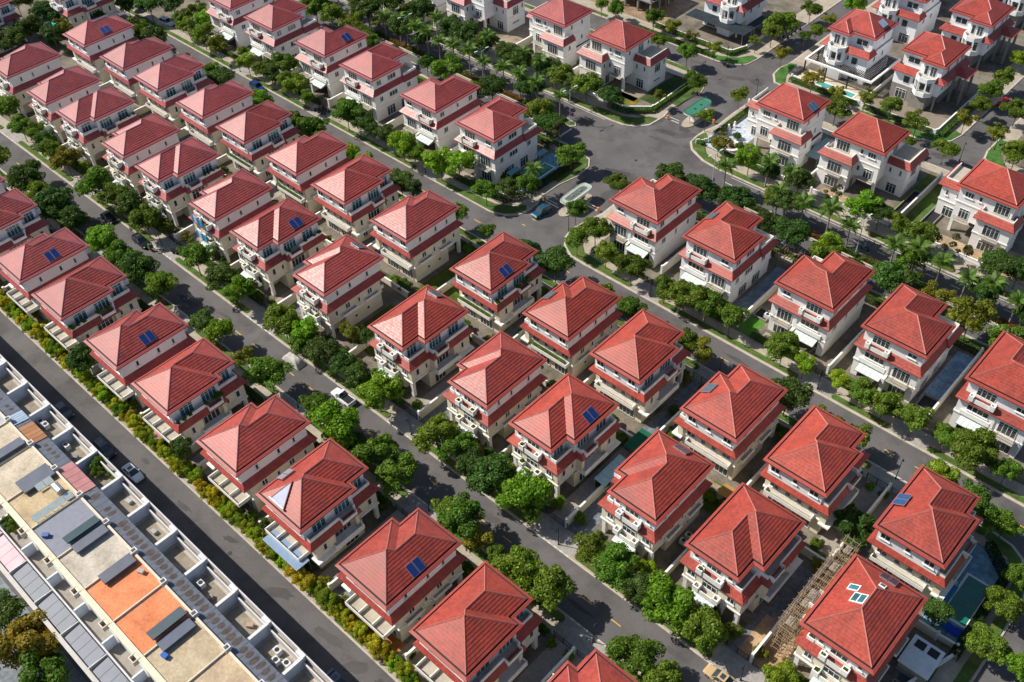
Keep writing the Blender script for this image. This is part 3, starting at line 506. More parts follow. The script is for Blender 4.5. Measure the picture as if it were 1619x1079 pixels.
# plots (private ground) and verges
def verge(x0, x1, y0, y1, col=(1, 1, 1)):
    if x1 - x0 < 1.5: return
    r = min(0.9, (y1 - y0) / 2 - .05); p = []
    for cx, cy, a in ((x1 - r, y0 + r, -90), (x1 - r, y1 - r, 0), (x0 + r, y1 - r, 90), (x0 + r, y0 + r, 180)):
        for k in range(4): t = math.radians(a + 30 * k); p.append((cx + r * math.cos(t), cy + r * math.sin(t)))
    b = MB(); b.prism(p, KZ + .01, KZ + .05, 'kerb', top=False, bottom=False); b.prism(offs(p, .1), KZ + .02, KZ + .14, 'grass', bottom=False)
    o = struct('verge', b.mesh('verge')); o.color = (*col, 1)
def spans(lo, hi, gaps, hw):
    xs = [lo]
    for g in sorted(gaps): xs += [g - hw, g + hw]
    xs.append(hi); return list(zip(xs[0::2], xs[1::2]))
GAP2 = [-233.9, -200.5, -167.1, -133.3, -92.5, -59.0, -25.1]; NAR2 = [-217.2, -183.9, -150.2, -75.8, -42.0, -113.0, -7.5]
GAP1 = [-179.4, -145.8, -111.9, -77.9, -44.2, -10.5]; NAR1 = [-162.6, -128.9, -94.8, -61.0, -27.6]
GAPS = [-215.5, -183.2, -144.7, -83.0, -45.7, -28.0]
for lo, hi in spans(-330, -3, GAP2, 4.3): verge(lo, hi, 65.5, 67.0)
for lo, hi in spans(-330, 30, GAP1, 4.3): verge(lo, hi, 55.9, 57.5)
for lo, hi in spans(-330, -10, GAP2, 4.3): verge(lo, hi, 110.0, 111.7)
for lo, hi in spans(-330, -126, [g for g in GAPS if g < -120], 3.2): verge(lo, hi, 119.9, 121.4)
for lo, hi in spans(-100, 40, [g for g in GAPS if g > -120], 3.2): verge(lo, hi, 119.8, 121.3)
for lo, hi in ((-330, -128), (-100, 40)): verge(lo, hi, 147.6, 149.3)
for lo, hi in ((-330, -205), (-202, -170), (-167, -146), (-143, -131.5)): verge(lo, hi, 164.4, 166.2)
for lo, hi in ((-97, -84), (-81, -62), (-60, -41), (-38, -22), (-18, 40)): verge(lo, hi, 164.0, 165.8)
for lo, hi in ((-330, -160), (-158, -145), (-143, -128)): verge(lo, hi, 203.3, 204.8)
for lo, hi in ((-330, -150), (-147, -126)): verge(lo, hi, 193.8, 195.4)
def plots(y0, y1, x0, x1, k='plot', z=KZ + .012): sheet('plot_ground', rect(x0, y0, x1, y1), z, k)
plots(36.2, 54.0, -400, 60); plots(68.9, 108.4, -400, -5.4); plots(123.2, 146.0, -400, -123.4); plots(123.4, 146.0, -99.5, 60)
plots(169.6, 190.5, -400, -121.5); plots(169.3, 193.0, -103.0, 60); plots(208.4, 420, -400, -121.0); plots(206.8, 420, -104.5, -66.0); plots(206.5, 420, -51, 60)
# rounded corner greens at the junctions
def green(pts, z=KZ + .16, col=(1, 1, 1)):
    b = MB(); b.prism(pts, KZ, z, 'kerb', top='grass', bottom=False); o = struct('corner_lawn', b.mesh('lawn')); o.color = (*col, 1)
green([(-133, 164.4), (-126.6, 164.4), (-123.3, 164.8), (-120.8, 166.0), (-119.0, 168.4), (-118.6, 171.6), (-120.6, 171.0), (-122.4, 168.8), (-125.5, 167.2), (-133, 166.6)])
green([(-118.3, 179.0), (-118.3, 181.5), (-117.8, 187.7), (-119.0, 191.2), (-120.8, 192.8), (-121.4, 189), (-120.6, 183), (-119.6, 179)])
green([(-134, 203.3), (-123.6, 203.1), (-119.2, 203.9), (-116.8, 206.5), (-116.2, 210.5), (-117.8, 210.8), (-120, 207.5), (-124, 205.4), (-134, 205)], col=(.8, 1.2, 1.2))
green([(-134, 120.0), (-124, 120.0), (-121.0, 121.1), (-119.0, 122.9), (-118.4, 125.2), (-119.6, 126.4), (-121.5, 124.2), (-125, 122.4), (-134, 121.6)])
green([(-119.4, 137), (-118.4, 142), (-118.8, 146), (-120.5, 148.2), (-123.0, 148.6), (-122, 145.5), (-121.2, 141), (-120.9, 137)])
green([(-106.6, 126.5), (-105.9, 123.9), (-104.2, 121.6), (-101.3, 120.0), (-92, 119.9), (-92, 121.6), (-100, 122.4), (-102.6, 124.8), (-103.6, 129), (-105.0, 131.2), (-106.0, 130.6)])
green([(-106.9, 171.7), (-106.6, 168.8), (-104.7, 166.6), (-100.3, 164.6), (-96.5, 164.1), (-97.5, 165.8), (-101.5, 167.2), (-103.6, 169.6), (-104.6, 172.5), (-106.4, 174)])
green([(-108.9, 210.1), (-108.5, 206.6), (-106.2, 203.4), (-103, 203.3), (-104.5, 205), (-106, 208.0), (-106.6, 214), (-108.2, 213.5)], col=(.8, 1.2, 1.2))
green([(-84, 203.1), (-68.3, 203.0), (-64.9, 203.9), (-62.4, 206.8), (-61.6, 210.5), (-63.2, 211), (-64.6, 208), (-67.5, 205.6), (-84, 205)], col=(.8, 1.2, 1.2))
green([(-54.0, 208), (-53.2, 204.8), (-50, 203.2), (-47, 203.2), (-49.6, 205.8), (-51.8, 209.4), (-52.4, 214), (-54.0, 214)], col=(.8, 1.2, 1.2))
green([(-1.5, 84), (-1.4, 102.4), (-2.0, 106.2), (-4.4, 109.8), (-6.5, 111.1), (-10, 111.6), (-10, 110), (-6, 108.8), (-3.6, 105.4), (-3.0, 101), (-3.1, 84)])
# markings
b = MB()
def dash(b, x0, x1, y, w, step, ln, k, z=-0.012):
    x = x0
    while x < x1: b.poly([(x, y - w / 2, z), (x + ln, y - w / 2, z), (x + ln, y + w / 2, z), (x, y + w / 2, z)], k); x += step
dash(b, -330, -4, 61.5, .16, 5.4, 1.8, 'paint_y'); dash(b, -330, -124, 115.8, .16, 5.4, 1.8, 'paint_y'); dash(b, -100, -8, 115.8, .16, 5.4, 1.8, 'paint_y')
dash(b, -330, -128, 161.0, .16, 5.2, 1.8, 'paint_w'); dash(b, -92, 40, 160.9, .16, 5.2, 1.8, 'paint_w'); dash(b, -330, -134, 152.8, .16, 5.2, 1.8, 'paint_w'); dash(b, -92, 40, 152.8, .16, 5.2, 1.8, 'paint_w')
dash(b, -115.6, -114.9, 123.9, .2, 9, .9, 'paint_y'); dash(b, -116.0, -115.0, 121.2, .2, 9, .9, 'paint_y')
for y in (65.0, 111.8, 119.7): pass
for y, x0, x1 in ((163.6, -330, -128), (158.4, -330, -134), (155.5, -330, -134), (150.1, -330, -128), (163.2, -92, 40), (158.4, -92, 40), (155.5, -92, 40), (149.9, -92, 40)): dash(b, x0, x1, y, .12, 1000, x1 - x0, 'paint_w', -0.013)
for (x, y, x1, y1) in ((-117.6, 173.3, -113.6, 173.5), (-110.0, 178.5, -107, 178.6), (-110.2, 134.8, -106.2, 135.2), (-118.4, 130.2, -113.8, 130.4), (-131.8, 150.2, -131.4, 155.4), (-93.8, 150.2, -93.4, 155.4)):
    b.poly([(x, y, -0.01), (x1, y, -0.01), (x1, y1 if abs(y1 - y) > 2 else y1 + .16, -0.01), (x, y1 if abs(y1 - y) > 2 else y1 + .16, -0.01)], 'paint_w')
struct('road_marking', b.mesh('markings'))
b = MB()   # painted kerb dashes beside the aprons
for g in GAP2:
    for i in range(7): b.poly([(g - 4 + i * 1.2, 65.22, KZ + .02), (g - 3.4 + i * 1.2, 65.22, KZ + .02), (g - 3.4 + i * 1.2, 65.4, KZ + .02), (g - 4 + i * 1.2, 65.4, KZ + .02)], 'paint_w')
    for i in range(7): b.poly([(g - 4 + i * 1.2, 111.7, KZ + .02), (g - 3.4 + i * 1.2, 111.7, KZ + .02), (g - 3.4 + i * 1.2, 111.9, KZ + .02), (g - 4 + i * 1.2, 111.9, KZ + .02)], 'paint_w')
for g in GAP1:
    for i in range(7): b.poly([(g - 4 + i * 1.2, 57.55, KZ + .02), (g - 3.4 + i * 1.2, 57.55, KZ + .02), (g - 3.4 + i * 1.2, 57.75, KZ + .02), (g - 4 + i * 1.2, 57.75, KZ + .02)], 'paint_w')
struct('kerb_marking', b.mesh('kerb_marks'))
# aprons and driveways
def drive(x, y0, y1, hw=4.1, col=(1, 1, 1), k='apron', z=KZ + .02): sheet('driveway', rect(x - hw, y0, x + hw, y1), z, k, col)
for g in GAP2: drive(g, 65.45, 69.2); drive(g, 108.2, 111.75)
for g in GAP1: drive(g, 54.0, 57.55)
for g in GAPS: drive(g, 119.9, 123.3, 3.1)
rc = random.Random(3)
INNER = [('apron', (.75, .75, .8)), ('slate_shade', (1, 1, 1)), ('pave', (.8, .75, .7)), ('apron', (1, .95, .9)), ('slate_shade', (1.2, 1.1, 1))]
for g in GAP2:
    for sd in (-1, 1):
        k, c = rc.choice(INNER); sheet('driveway', rect(min(g, g + sd * 3.6) + .12, 69.25, max(g, g + sd * 3.6) - .12, 87.5), KZ + .03, k, c)
        k, c = rc.choice(INNER); sheet('driveway', rect(min(g, g + sd * 3.6) + .12, 91.5, max(g, g + sd * 3.6) - .12, 108.1), KZ + .03, k, c)
for g in GAP1:
    for sd in (-1, 1):
        k, c = rc.choice(INNER); sheet('driveway', rect(min(g, g + sd * 3.6) + .12, 37.5, max(g, g + sd * 3.6) - .12, 53.9), KZ + .03, k, c)
for x0, x1, y0, y1, k, c in ((-68.0, -64.6, 126, 144, 'slate_shade', (1.3, 1.5, 1.6)), (-30.9, -27.4, 129.5, 145.0, 'slate_shade', (1.6, 2.1, 2.7)), (-55.6, -52, 132, 140, 'grass', (1, 1.3, 1)), (-64, -60.9, 123.6, 129, 'grass', (.8, 1.6, .8)),  # strong blue tint on paving here is sky-lit shade put into colour
                             (-105.0, -97.4, 169.6, 176.5, 'slate_shade', (3.2, 3.1, 3.0)), (-102.8, -96.6, 176.5, 190, 'slate_shade', (3.0, 2.9, 2.9)), (-82.7, -77.4, 170, 176, 'slate_shade', (3, 3, 3)), (-10.9, -4.6, 90, 108.2, 'slate_shade', (1.2, 1.9, 2.2)),
                             (-128.6, -121.5, 129.4, 145.0, 'slate_shade', (1.0, 2.0, 2.3)), (-56.8, -33, 169.6, 174, 'soil', (1, 1, 1)), (-56.8, -51, 174, 190, 'grass', (1, 1, 1)), (-60, -57.4, 172, 192, 'grass', (1.4, 1.3, 1)), (-75, -60.5, 169.6, 173, 'soil', (1, .95, .95)),
                             (-135.8, -126.5, 170.9, 175.9, 'grass', (1.9, 1.1, .8)), (-137.0, -127.6, 174.0, 179.6, 'pave', (.75, .68, .66)), (-127.3, -121.7, 176, 191, 'grass', (.5, .55, .6)), (-170, -146, 169.6, 174, 'soil', (.8, .8, .8)), (-178, -168, 169.8, 176, 'pave', (1.2, 1.2, 1.2)), (-196, -164, 176, 190, 'plot', (1.6, 1.5, 1.4)),
                             (-85.5, -66.3, 206.9, 214.5, 'raw', (.9, .8, .7)), (-85, -66.3, 228, 236, 'raw', (.8, .75, .7)), (-103.5, -86, 206.9, 214, 'pave', (1.5, 1.4, 1.3)), (-175, -146, 208.6, 225, 'soil', (.8, .75, .75)), (-43, -18, 169.5, 178, 'soil', (1.1, 1.05, 1)),
                             (-72.0, -63.0, 36.4, 38.8, 'timber', (.9, .6, .5)), (-63.0, -50, 36.4, 40, 'pave', (.95, .9, .8)), (-124, -116, 36.4, 40.5, 'soil', (1.1, 1.1, 1)), (-158, -152, 36.4, 40, 'timber', (1, .8, .8)),
                             (-9.0, -5.6, 72, 88, 'slate_shade', (.5, .55, .7)), (-55.0, -44.6, 36.3, 38, 'grass', (1, 1, 1)), (-45.2, -41.9, 88.3, 91.3, 'timber', (1, 1, 1)), (-85.5, -79, 69.3, 72.5, 'timber', (.9, .8, .8)), (-49.5, -44.6, 69.3, 72.5, 'timber', (1.1, .9, .7)),
                             (-27.5, -21.5, 69.3, 77, 'soil', (1.1, 1.0, .95)), (-24.5, -21.9, 77, 88, 'soil', (.8, .7, .7)), (-118.4, -107.3, 74, 86, 'grass', (1, .7, .5)), (-118, -107.5, 92.5, 106, 'grass', (1.1, .8, .5)), (-112, -108, 92, 108, 'grass', (1.8, 1.2, .7)), (-47, -40.5, 86, 92, 'grass', (1, 1, .7))):
    sheet('garden_ground', rect(x0, y0, x1, y1), KZ + .035 + 0.0007 * (abs(int(x0 * 7)) % 9), k, c)
# ---------------------------------------------------------------- villas
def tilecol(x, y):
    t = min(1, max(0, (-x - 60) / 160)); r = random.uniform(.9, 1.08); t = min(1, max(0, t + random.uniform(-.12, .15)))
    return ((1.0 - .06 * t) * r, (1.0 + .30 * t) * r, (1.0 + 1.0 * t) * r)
def wcol(base=None):
    c = random.choice([(1, 1, 1), (1.0, .99, .96), (.97, .96, .95), (1.02, 1.0, .97), (.98, .97, .93)]); return base or c
ROOFTXT = {}
rows = []
rows.append(('R1', 'TW', True, 36.95, 'nearest the town houses', 'villas in the row nearest the town houses',
    [(-198.6, 'BL'), (-183.3, 'BR'), (-164.8, 'BL'), (-149.7, 'BR'), (-131.2, 'BL'), (-115.9, 'BR'), (-97.2, 'BL'), (-81.7, 'BR'), (-63.2, 'BL'), (-48.0, 'BR'), (-29.7, 'BL')]))
rows.append(('R2', 'T', False, 71.9, 'facing the first villa street', 'villas in the row facing the first villa street',
    [(-237.8, 'FL'), (-219.3, 'FL'), (-204.3, 'FR'), (-186.0, 'FL'), (-171.0, 'FR'), (-152.5, 'FL'), (-137.0, 'FR'), (-118.8, 'FL'), (-96.3, 'FR'), (-78.0, 'FL'), (-62.8, 'FR'), (-44.4, 'FL'), (-28.9, 'FR'), (-10.5, 'FL')]))
rows.append(('R3', 'T', True, 92.05, 'backing onto the second street', 'villas in the row on the near side of the second villa street',
    [(-237.0, 'BL'), (-219.0, 'BL'), (-204.0, 'BR'), (-185.9, 'BL'), (-170.3, 'BR'), (-152.3, 'BL'), (-136.9, 'BR'), (-118.7, 'BL'), (-96.4, 'BR'), (-78.2, 'BL'), (-63.0, 'BR'), (-44.4, 'BL'), (-29.0, 'BR'), (-10.9, 'BR')]))
rows.append(('S', 'S', False, 127.25, 'beyond the second villa street', 'villas in the row beyond the second villa street',
    [(-224.3, 'BL'), (-206.6, 'BR'), (-185.8, 'BL'), (-168.5, 'BR'), (-147.2, 'BL'), (-129.2, 'BR'), (-85.9, 'BL'), (-68.3, 'BR'), (-48.2, 'BL'), (-31.1, 'BR'), (-12.7, 'BR')]))
rows.append(('L', 'L', False, 175.3, 'beyond the palm-lined boulevard', 'villas in the row beyond the boulevard',
    [(-198.2, 'M'), (-178.9, 'N'), (-150.75, 'M'), (-131.6, 'N'), (-83.2, 'M'), (-64.4, 'N'), (-36.7, 'M')]))
SOL = {('R1', 2), ('R1', 4), ('R1', 8), ('R1', 7), ('R2', 6), ('R2', 7), ('R2', 8), ('R2', 10), ('R2', 11), ('R3', 0), ('R3', 8), ('R3', 9), ('R3', 11), ('R3', 13), ('S', 2), ('S', 7), ('L', 4)}
for rk, kind, flip, y0, where, grp, lst in rows:
    md = MODELS[kind]
    for i, (rx, ty) in enumerate(lst):
        mirror = {'T': {'FL': True, 'FR': False}, 'TW': {}, 'S': {'BL': True, 'BR': False}, 'L': {'M': True, 'N': False}}.get(kind, {}).get(ty)
        if flip: mirror = (ty == 'BR')
        look = 'cream' if kind in ('T', 'TW') else 'white'
        extra = ' with roof solar panel' if (rk, i) in SOL else ''
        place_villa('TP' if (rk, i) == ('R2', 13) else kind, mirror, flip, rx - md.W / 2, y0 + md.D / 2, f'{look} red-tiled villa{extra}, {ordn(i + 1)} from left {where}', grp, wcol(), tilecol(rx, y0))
far = [(-76.6, 221.65, False, 'U', 'unfinished white villa with a bay and columned porch, nearer the red car'), (-76.9, 246.5, False, 'U', 'unfinished white villa with columned porch, behind the nearer one like it'),
       (-76.9, 273.0, False, 'U', 'white unfinished villa at the far top right edge'), (-95.05, 221.65, True, 'UH', 'white villa with bay balcony above a dark pergola and pool'), (-94.8, 246.5, True, 'UH', 'white villa behind the one with the dark pergola'),
       (-131.8, 222.9, False, 'UH', 'white villa with flat glass-edged canopy at the top edge'), (-269.0, 108.6, False, 'T', 'white villa at the top left corner beside the blue pool')]
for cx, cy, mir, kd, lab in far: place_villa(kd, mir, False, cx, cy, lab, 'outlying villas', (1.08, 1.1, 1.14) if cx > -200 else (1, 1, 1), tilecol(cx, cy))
place_villa('T', True, True, -279.6, 85.8, 'villa cut off by the left edge at the very top left', 'outlying villas', (1, 1, 1), tilecol(-280, 80))
# ---------------------------------------------------------------- solar collectors, skylights, dormer
def on_slope(x, y, z, side):
    n = {'E': Vector((.64, 0, 1)), 'W': Vector((-.64, 0, 1)), 'N': Vector((0, .64, 1)), 'S': Vector((0, -.64, 1))}[side].normalized()
    along = {'E': Vector((0, 1, 0)), 'W': Vector((0, -1, 0)), 'N': Vector((-1, 0, 0)), 'S': Vector((1, 0, 0))}[side]
    up = n.cross(along)
    return Matrix(((along.x, up.x, n.x, x), (along.y, up.y, n.y, y), (along.z, up.z, n.z, z), (0, 0, 0, 1)))
def collector(x, y, z, side, label, tone=(1, 1, 1), w=1.15, h=2.0):
    t = thing('solar_collector', label, 'solar collector', group='solar collectors on the villa roofs'); t.matrix_world = on_slope(x, y, z + .07 * ((z - 11.58) / .57), side)
    for k in (-1, 1):
        b = MB(); b.box(k * (w / 2 + .04) - w / 2, -h / 2, .2, k * (w / 2 + .04) + w / 2, h / 2, .3, 'metal'); o = ob('panel_frame', b.mesh('f'), t)
        b = MB(); b.box(k * (w / 2 + .04) - w / 2 + .05, -h / 2 + .05, .29, k * (w / 2 + .04) + w / 2 - .05, h / 2 - .05, .312, 'solar'); g = ob('collector_glass', b.mesh('g'), o); g.color = (*tone, 1)
    b = MB(); b.box(-w, -h / 2 + .2, -.02, w, -h / 2 + .26, .12, 'metal'); b.box(-w, h / 2 - .26, -.02, w, h / 2 - .2, .12, 'metal'); ob('mounting_rail', b.mesh('r'), t)
for x, y, z, s, lab, tone in [(-166.7, 45.0, 12.2, 'E', 'blue solar panel on the roof nearest the left edge, lower rows', (1, 1, 1)), (-133.0, 44.5, 12.3, 'E', 'blue solar panel on the town-side villa left of the pink parasol', (1, 1, 1)), (-64.9, 44.0, 12.1, 'E', 'deep blue solar panel on the villa at lower centre', (1, 1, 1)),
    (-91.1, 42.0, 12.2, 'W', 'pale louvred panel on the roof with the cut-out dormer', (20, 8, 2)), (-138.8, 81.5, 12.2, 'E', 'blue solar panel beside a notch ridge, facing the first street', (1, 1, 1)), (-124.0, 84.7, 12.3, 'N', 'grey solar panel on the rear slope above the covered car', (6, 4, 1)),
    (-103.2, 84.8, 12.3, 'N', 'grey solar panel on the back slope of the glaring roof', (6, 4, 1)), (-64.5, 81.2, 12.1, 'E', 'blue solar panel above the green shade net', (1, 1, 1)), (-49.5, 84.8, 12.3, 'N', 'brown solar panel on the rear slope right of the green net', (8, 3, .8)),
    (-239.0, 99.6, 12.3, 'E', 'blue solar panel on the top left villa roof', (3, 2, 1.5)), (-98.2, 97.7, 12.2, 'E', 'blue solar panel beside the round junction tree', (1, 1, 1)), (-87.6, 98.0, 12.1, 'W', 'dark solar panel on the west slope of the roof with twin peaks', (6, 4, 1)),
    (-53.6, 98.0, 12.2, 'W', 'dark solar panel on the west slope below the right street', (5, 3.5, 1)), (-20.5, 98.2, 12.1, 'W', 'glossy blue solar panel near the swirl-patterned pool', (2, 2, 1.2)), (-187.8, 136.0, 12.4, 'E', 'blue solar panel on the villa above the second street', (1, 1, 1)),
    (-79.0, 135.2, 12.1, 'W', 'grey solar panel on the villa right of the kiosk', (7, 4, 1)), (-84.7, 180.8, 12.2, 'E', 'grey blue solar panel on the villa with the round patio', (5, 4, 1.4)), (-90.9, 222.8, 12.7, 'E', 'shining solar panel on the pergola villa at top right', (24, 14, 4)), (-15.6, 84.9, 12.3, 'N', 'dark brown solar panel on the scaffolded villa', (5, 1.6, .5))]:
    collector(x, y, z, s, lab, tone)
def skylight(x, y, z, s, w, h, n, lab):
    t = thing('skylight', lab, 'skylight', group='white skylights on the scaffolded villa'); t.matrix_world = on_slope(x, y, z + .07 * ((z - 11.58) / .57), s)
    b = MB(); b.box(-w / 2, -h / 2, 0, w / 2, h / 2, .16, 'trim'); ob('frame', b.mesh('f'), t)
    for i in range(n):
        y0 = -h / 2 + .15 + i * (h - .15) / n; b = MB(); b.box(-w / 2 + .15, y0, .15, w / 2 - .15, y0 + (h - .15) / n - .15, .175, 'paneb'); g = ob('pane', b.mesh('g'), t)
skylight(-18.3, 80.3, 13.0, 'W', 1.1, 1.7, 1, 'single white framed skylight on the scaffolded villa'); skylight(-16.9, 78.7, 13.8, 'W', 1.7, 2.1, 2, 'double white framed skylight near the ridge'); skylight(-15.6, 82.5, 13.65, 'N', .9, 1.0, 1, 'small square skylight beside the dark collector')
t = thing('roof_dormer', 'triangular cut-out dormer in the red roof near the blue canopy', 'dormer', (-88.1, 39.2, 12.85)); b = MB()
b.poly([(-1.5, -1.3, -.70), (1.5, -1.3, -.70), (0, 1.9, 1.35)], 'plain'); ob('recess_shade_face', b.mesh('d'), t, color=(.48, .52, .68))  # flat on the slope; grey-blue puts the shade of a recess into colour
b = MB(); b.box(-1.7, -1.5, -.8, 1.7, -1.3, -.35, 'trim'); ob('parapet', b.mesh('p'), t)
for s_ in (-1, 1): b = MB(); b.tube((s_ * 1.6, -1.4, -.75), (0, 2.0, 1.43), .09, .09, 'ridge', 5); ob('edge_tile', b.mesh('e'), t)

rg = random.Random(21)
for rk_, kind_, flip_, y0_, w_, g_, lst_ in rows[:4]:
    for rx_, ty_ in lst_:
        Wv = MODELS[kind_].W
        for (ya, yb_) in (((y0_ - 2.6, y0_ - .4), (y0_ + 14.9, y0_ + 17.0)) if rk_ != 'S' else ((y0_ - 3.2, y0_ - .6), (y0_ + 15.2, y0_ + 18.2))):
            xa = rx_ - Wv + rg.uniform(0, 2); xb = xa + rg.uniform(4, Wv - 2); 
            if rg.random() < .8: sheet('garden_ground', rect(xa, ya, xb, yb_), KZ + .05 + rg.random() * .003, rg.choice(('grass', 'grass', 'pave', 'soil')), (rg.uniform(.8, 1.2),) * 3)
# ---------------------------------------------------------------- vegetation
def leaf_quads(cs, nq, size, seed, flat=0.0):
    """cs: list of (x,y,z,r) clumps; returns mesh arrays of leaf quads spread over the clumps"""
    g = np.random.default_rng(seed); V = []; w = np.array([c[3] ** 2 for c in cs]); w = w / w.sum()
    for c, k in zip(cs, (w * nq).astype(int)):
        d = g.normal(size=(k, 3)); d /= np.linalg.norm(d, axis=1)[:, None]; d[:, 2] = np.where(d[:, 2] < -.35, -d[:, 2], d[:, 2])
        rr = c[3] * (0.72 + 0.38 * g.random(k))[:, None]
        p = np.array(c[:3]) + d * rr * np.array([1, 1, .8])
        n = d + g.normal(size=(k, 3)) * .55; n /= np.linalg.norm(n, axis=1)[:, None]
        a = np.cross(n, g.normal(size=(k, 3))); a /= np.linalg.norm(a, axis=1)[:, None]; b = np.cross(n, a)
        s = size * (0.6 + .8 * g.random(k))[:, None]
        V.append(np.stack([p - a * s, p - b * s * .55, p + a * s, p + b * s * .55], 1).reshape(-1, 3))
    return np.concatenate(V)
def mesh_quads(name, V, k='leaf'):
    n = len(V) // 4; me = D.meshes.new(name); me.vertices.add(len(V)); me.vertices.foreach_set('co', V.astype(np.float32).ravel())
    me.loops.add(n * 4); me.loops.foreach_set('vertex_index', np.arange(n * 4)); me.polygons.add(n)
    me.polygons.foreach_set('loop_start', np.arange(n) * 4); me.polygons.foreach_set('loop_total', np.full(n, 4)); me.materials.append(M[k]); me.update(calc_edges=True); return me
def crown_mesh(seed, ncl, nq, spread=.70, rmin=.17, rmax=.38, leaf=.060):
    r = random.Random(seed); cs = [(0, 0, -.1, .52)] if ncl > 14 else []
    lob = [(r.uniform(-.25, .25), r.uniform(-.25, .25), r.uniform(-.1, .25)) for _ in range(3)]
    for i in range(ncl):
        th = r.uniform(0, 2 * math.pi); u = r.uniform(-.45, 1); ra = spread * (.62 + .62 * r.random()); L = lob[i % 3]
        q = math.sqrt(max(0, 1 - u * u)); cs.append((ra * q * math.cos(th) + L[0] * .5, ra * q * math.sin(th) + L[1] * .5, ra * .78 * u + L[2] * .3, r.uniform(rmin, rmax)))
    return mesh_quads('crown', leaf_quads(cs, nq, leaf, seed))
CROWN = {'g': [crown_mesh(s, 28, 6800) for s in (11, 12, 13, 14)], 'd': [crown_mesh(s, 28, 6800, .66, .2, .38) for s in (21, 22, 23)], 'b': [crown_mesh(s, 26, 6500) for s in (31, 32)],
         'y': [crown_mesh(s, 20, 3800, .72, .15, .3) for s in (41, 42)], 's': [crown_mesh(s, 11, 1300, .75, .14, .24) for s in (51, 52)], 'm': [crown_mesh(61, 30, 3400, .68, .16, .26, .11)]}
CROWN['Y'] = CROWN['g']
LCOL = {'g': (.115, .190, .018), 'd': (.062, .122, .020), 'b': (.180, .300, .016), 'y': (.180, .195, .020), 's': (.075, .085, .030), 'm': (.045, .115, .02), 'Y': (.19, .17, .02)}
LOOK = {'g': 'mid green round', 'd': 'dark green dense', 'b': 'bright light green round', 'y': 'olive yellow thin-leaved', 's': 'sparse brownish', 'm': 'glossy dark big-leaved', 'Y': 'large golden green'}
def trunk_mesh(seed, n=6):
    r = random.Random(seed); b = MB(); b.tube((0, 0, 0), (r.uniform(-.03, .03), r.uniform(-.03, .03), .62), .035, .024, 'bark', 6)
    for i in range(n):
        a = 2 * math.pi * i / n + r.uniform(-.3, .3); z = r.uniform(.45, .62); L = r.uniform(.25, .42)
        b.tube((0, 0, z), (L * math.cos(a), L * math.sin(a), z + r.uniform(.25, .5)), .018, .007, 'bark', 4)
    b.tube((0, 0, .6), (r.uniform(-.06, .06), r.uniform(-.06, .06), 1.12), .024, .008, 'bark', 5)
    return b.mesh('trunk')
TRUNKS = [trunk_mesh(s) for s in range(5)]
def zone(x, y):
    for lim, s in ((30, 'below the town houses'), (54, 'beside the villas facing the town houses'), (60, 'on near verge of first villa street'), (70, 'on far verge of first villa street'),
                   (106, 'between the two middle villa rows'), (116, 'on near verge of second villa street'), (124, 'on far verge of second villa street'), (146.5, 'in gardens beyond the second villa street'),
                   (154, 'on the near side of the boulevard'), (159, 'on the boulevard median'), (172, 'on the far side of the boulevard'), (194, 'around the villas beyond the boulevard')):
        if y < lim: return s
    return 'at the far top edge'
TL = []
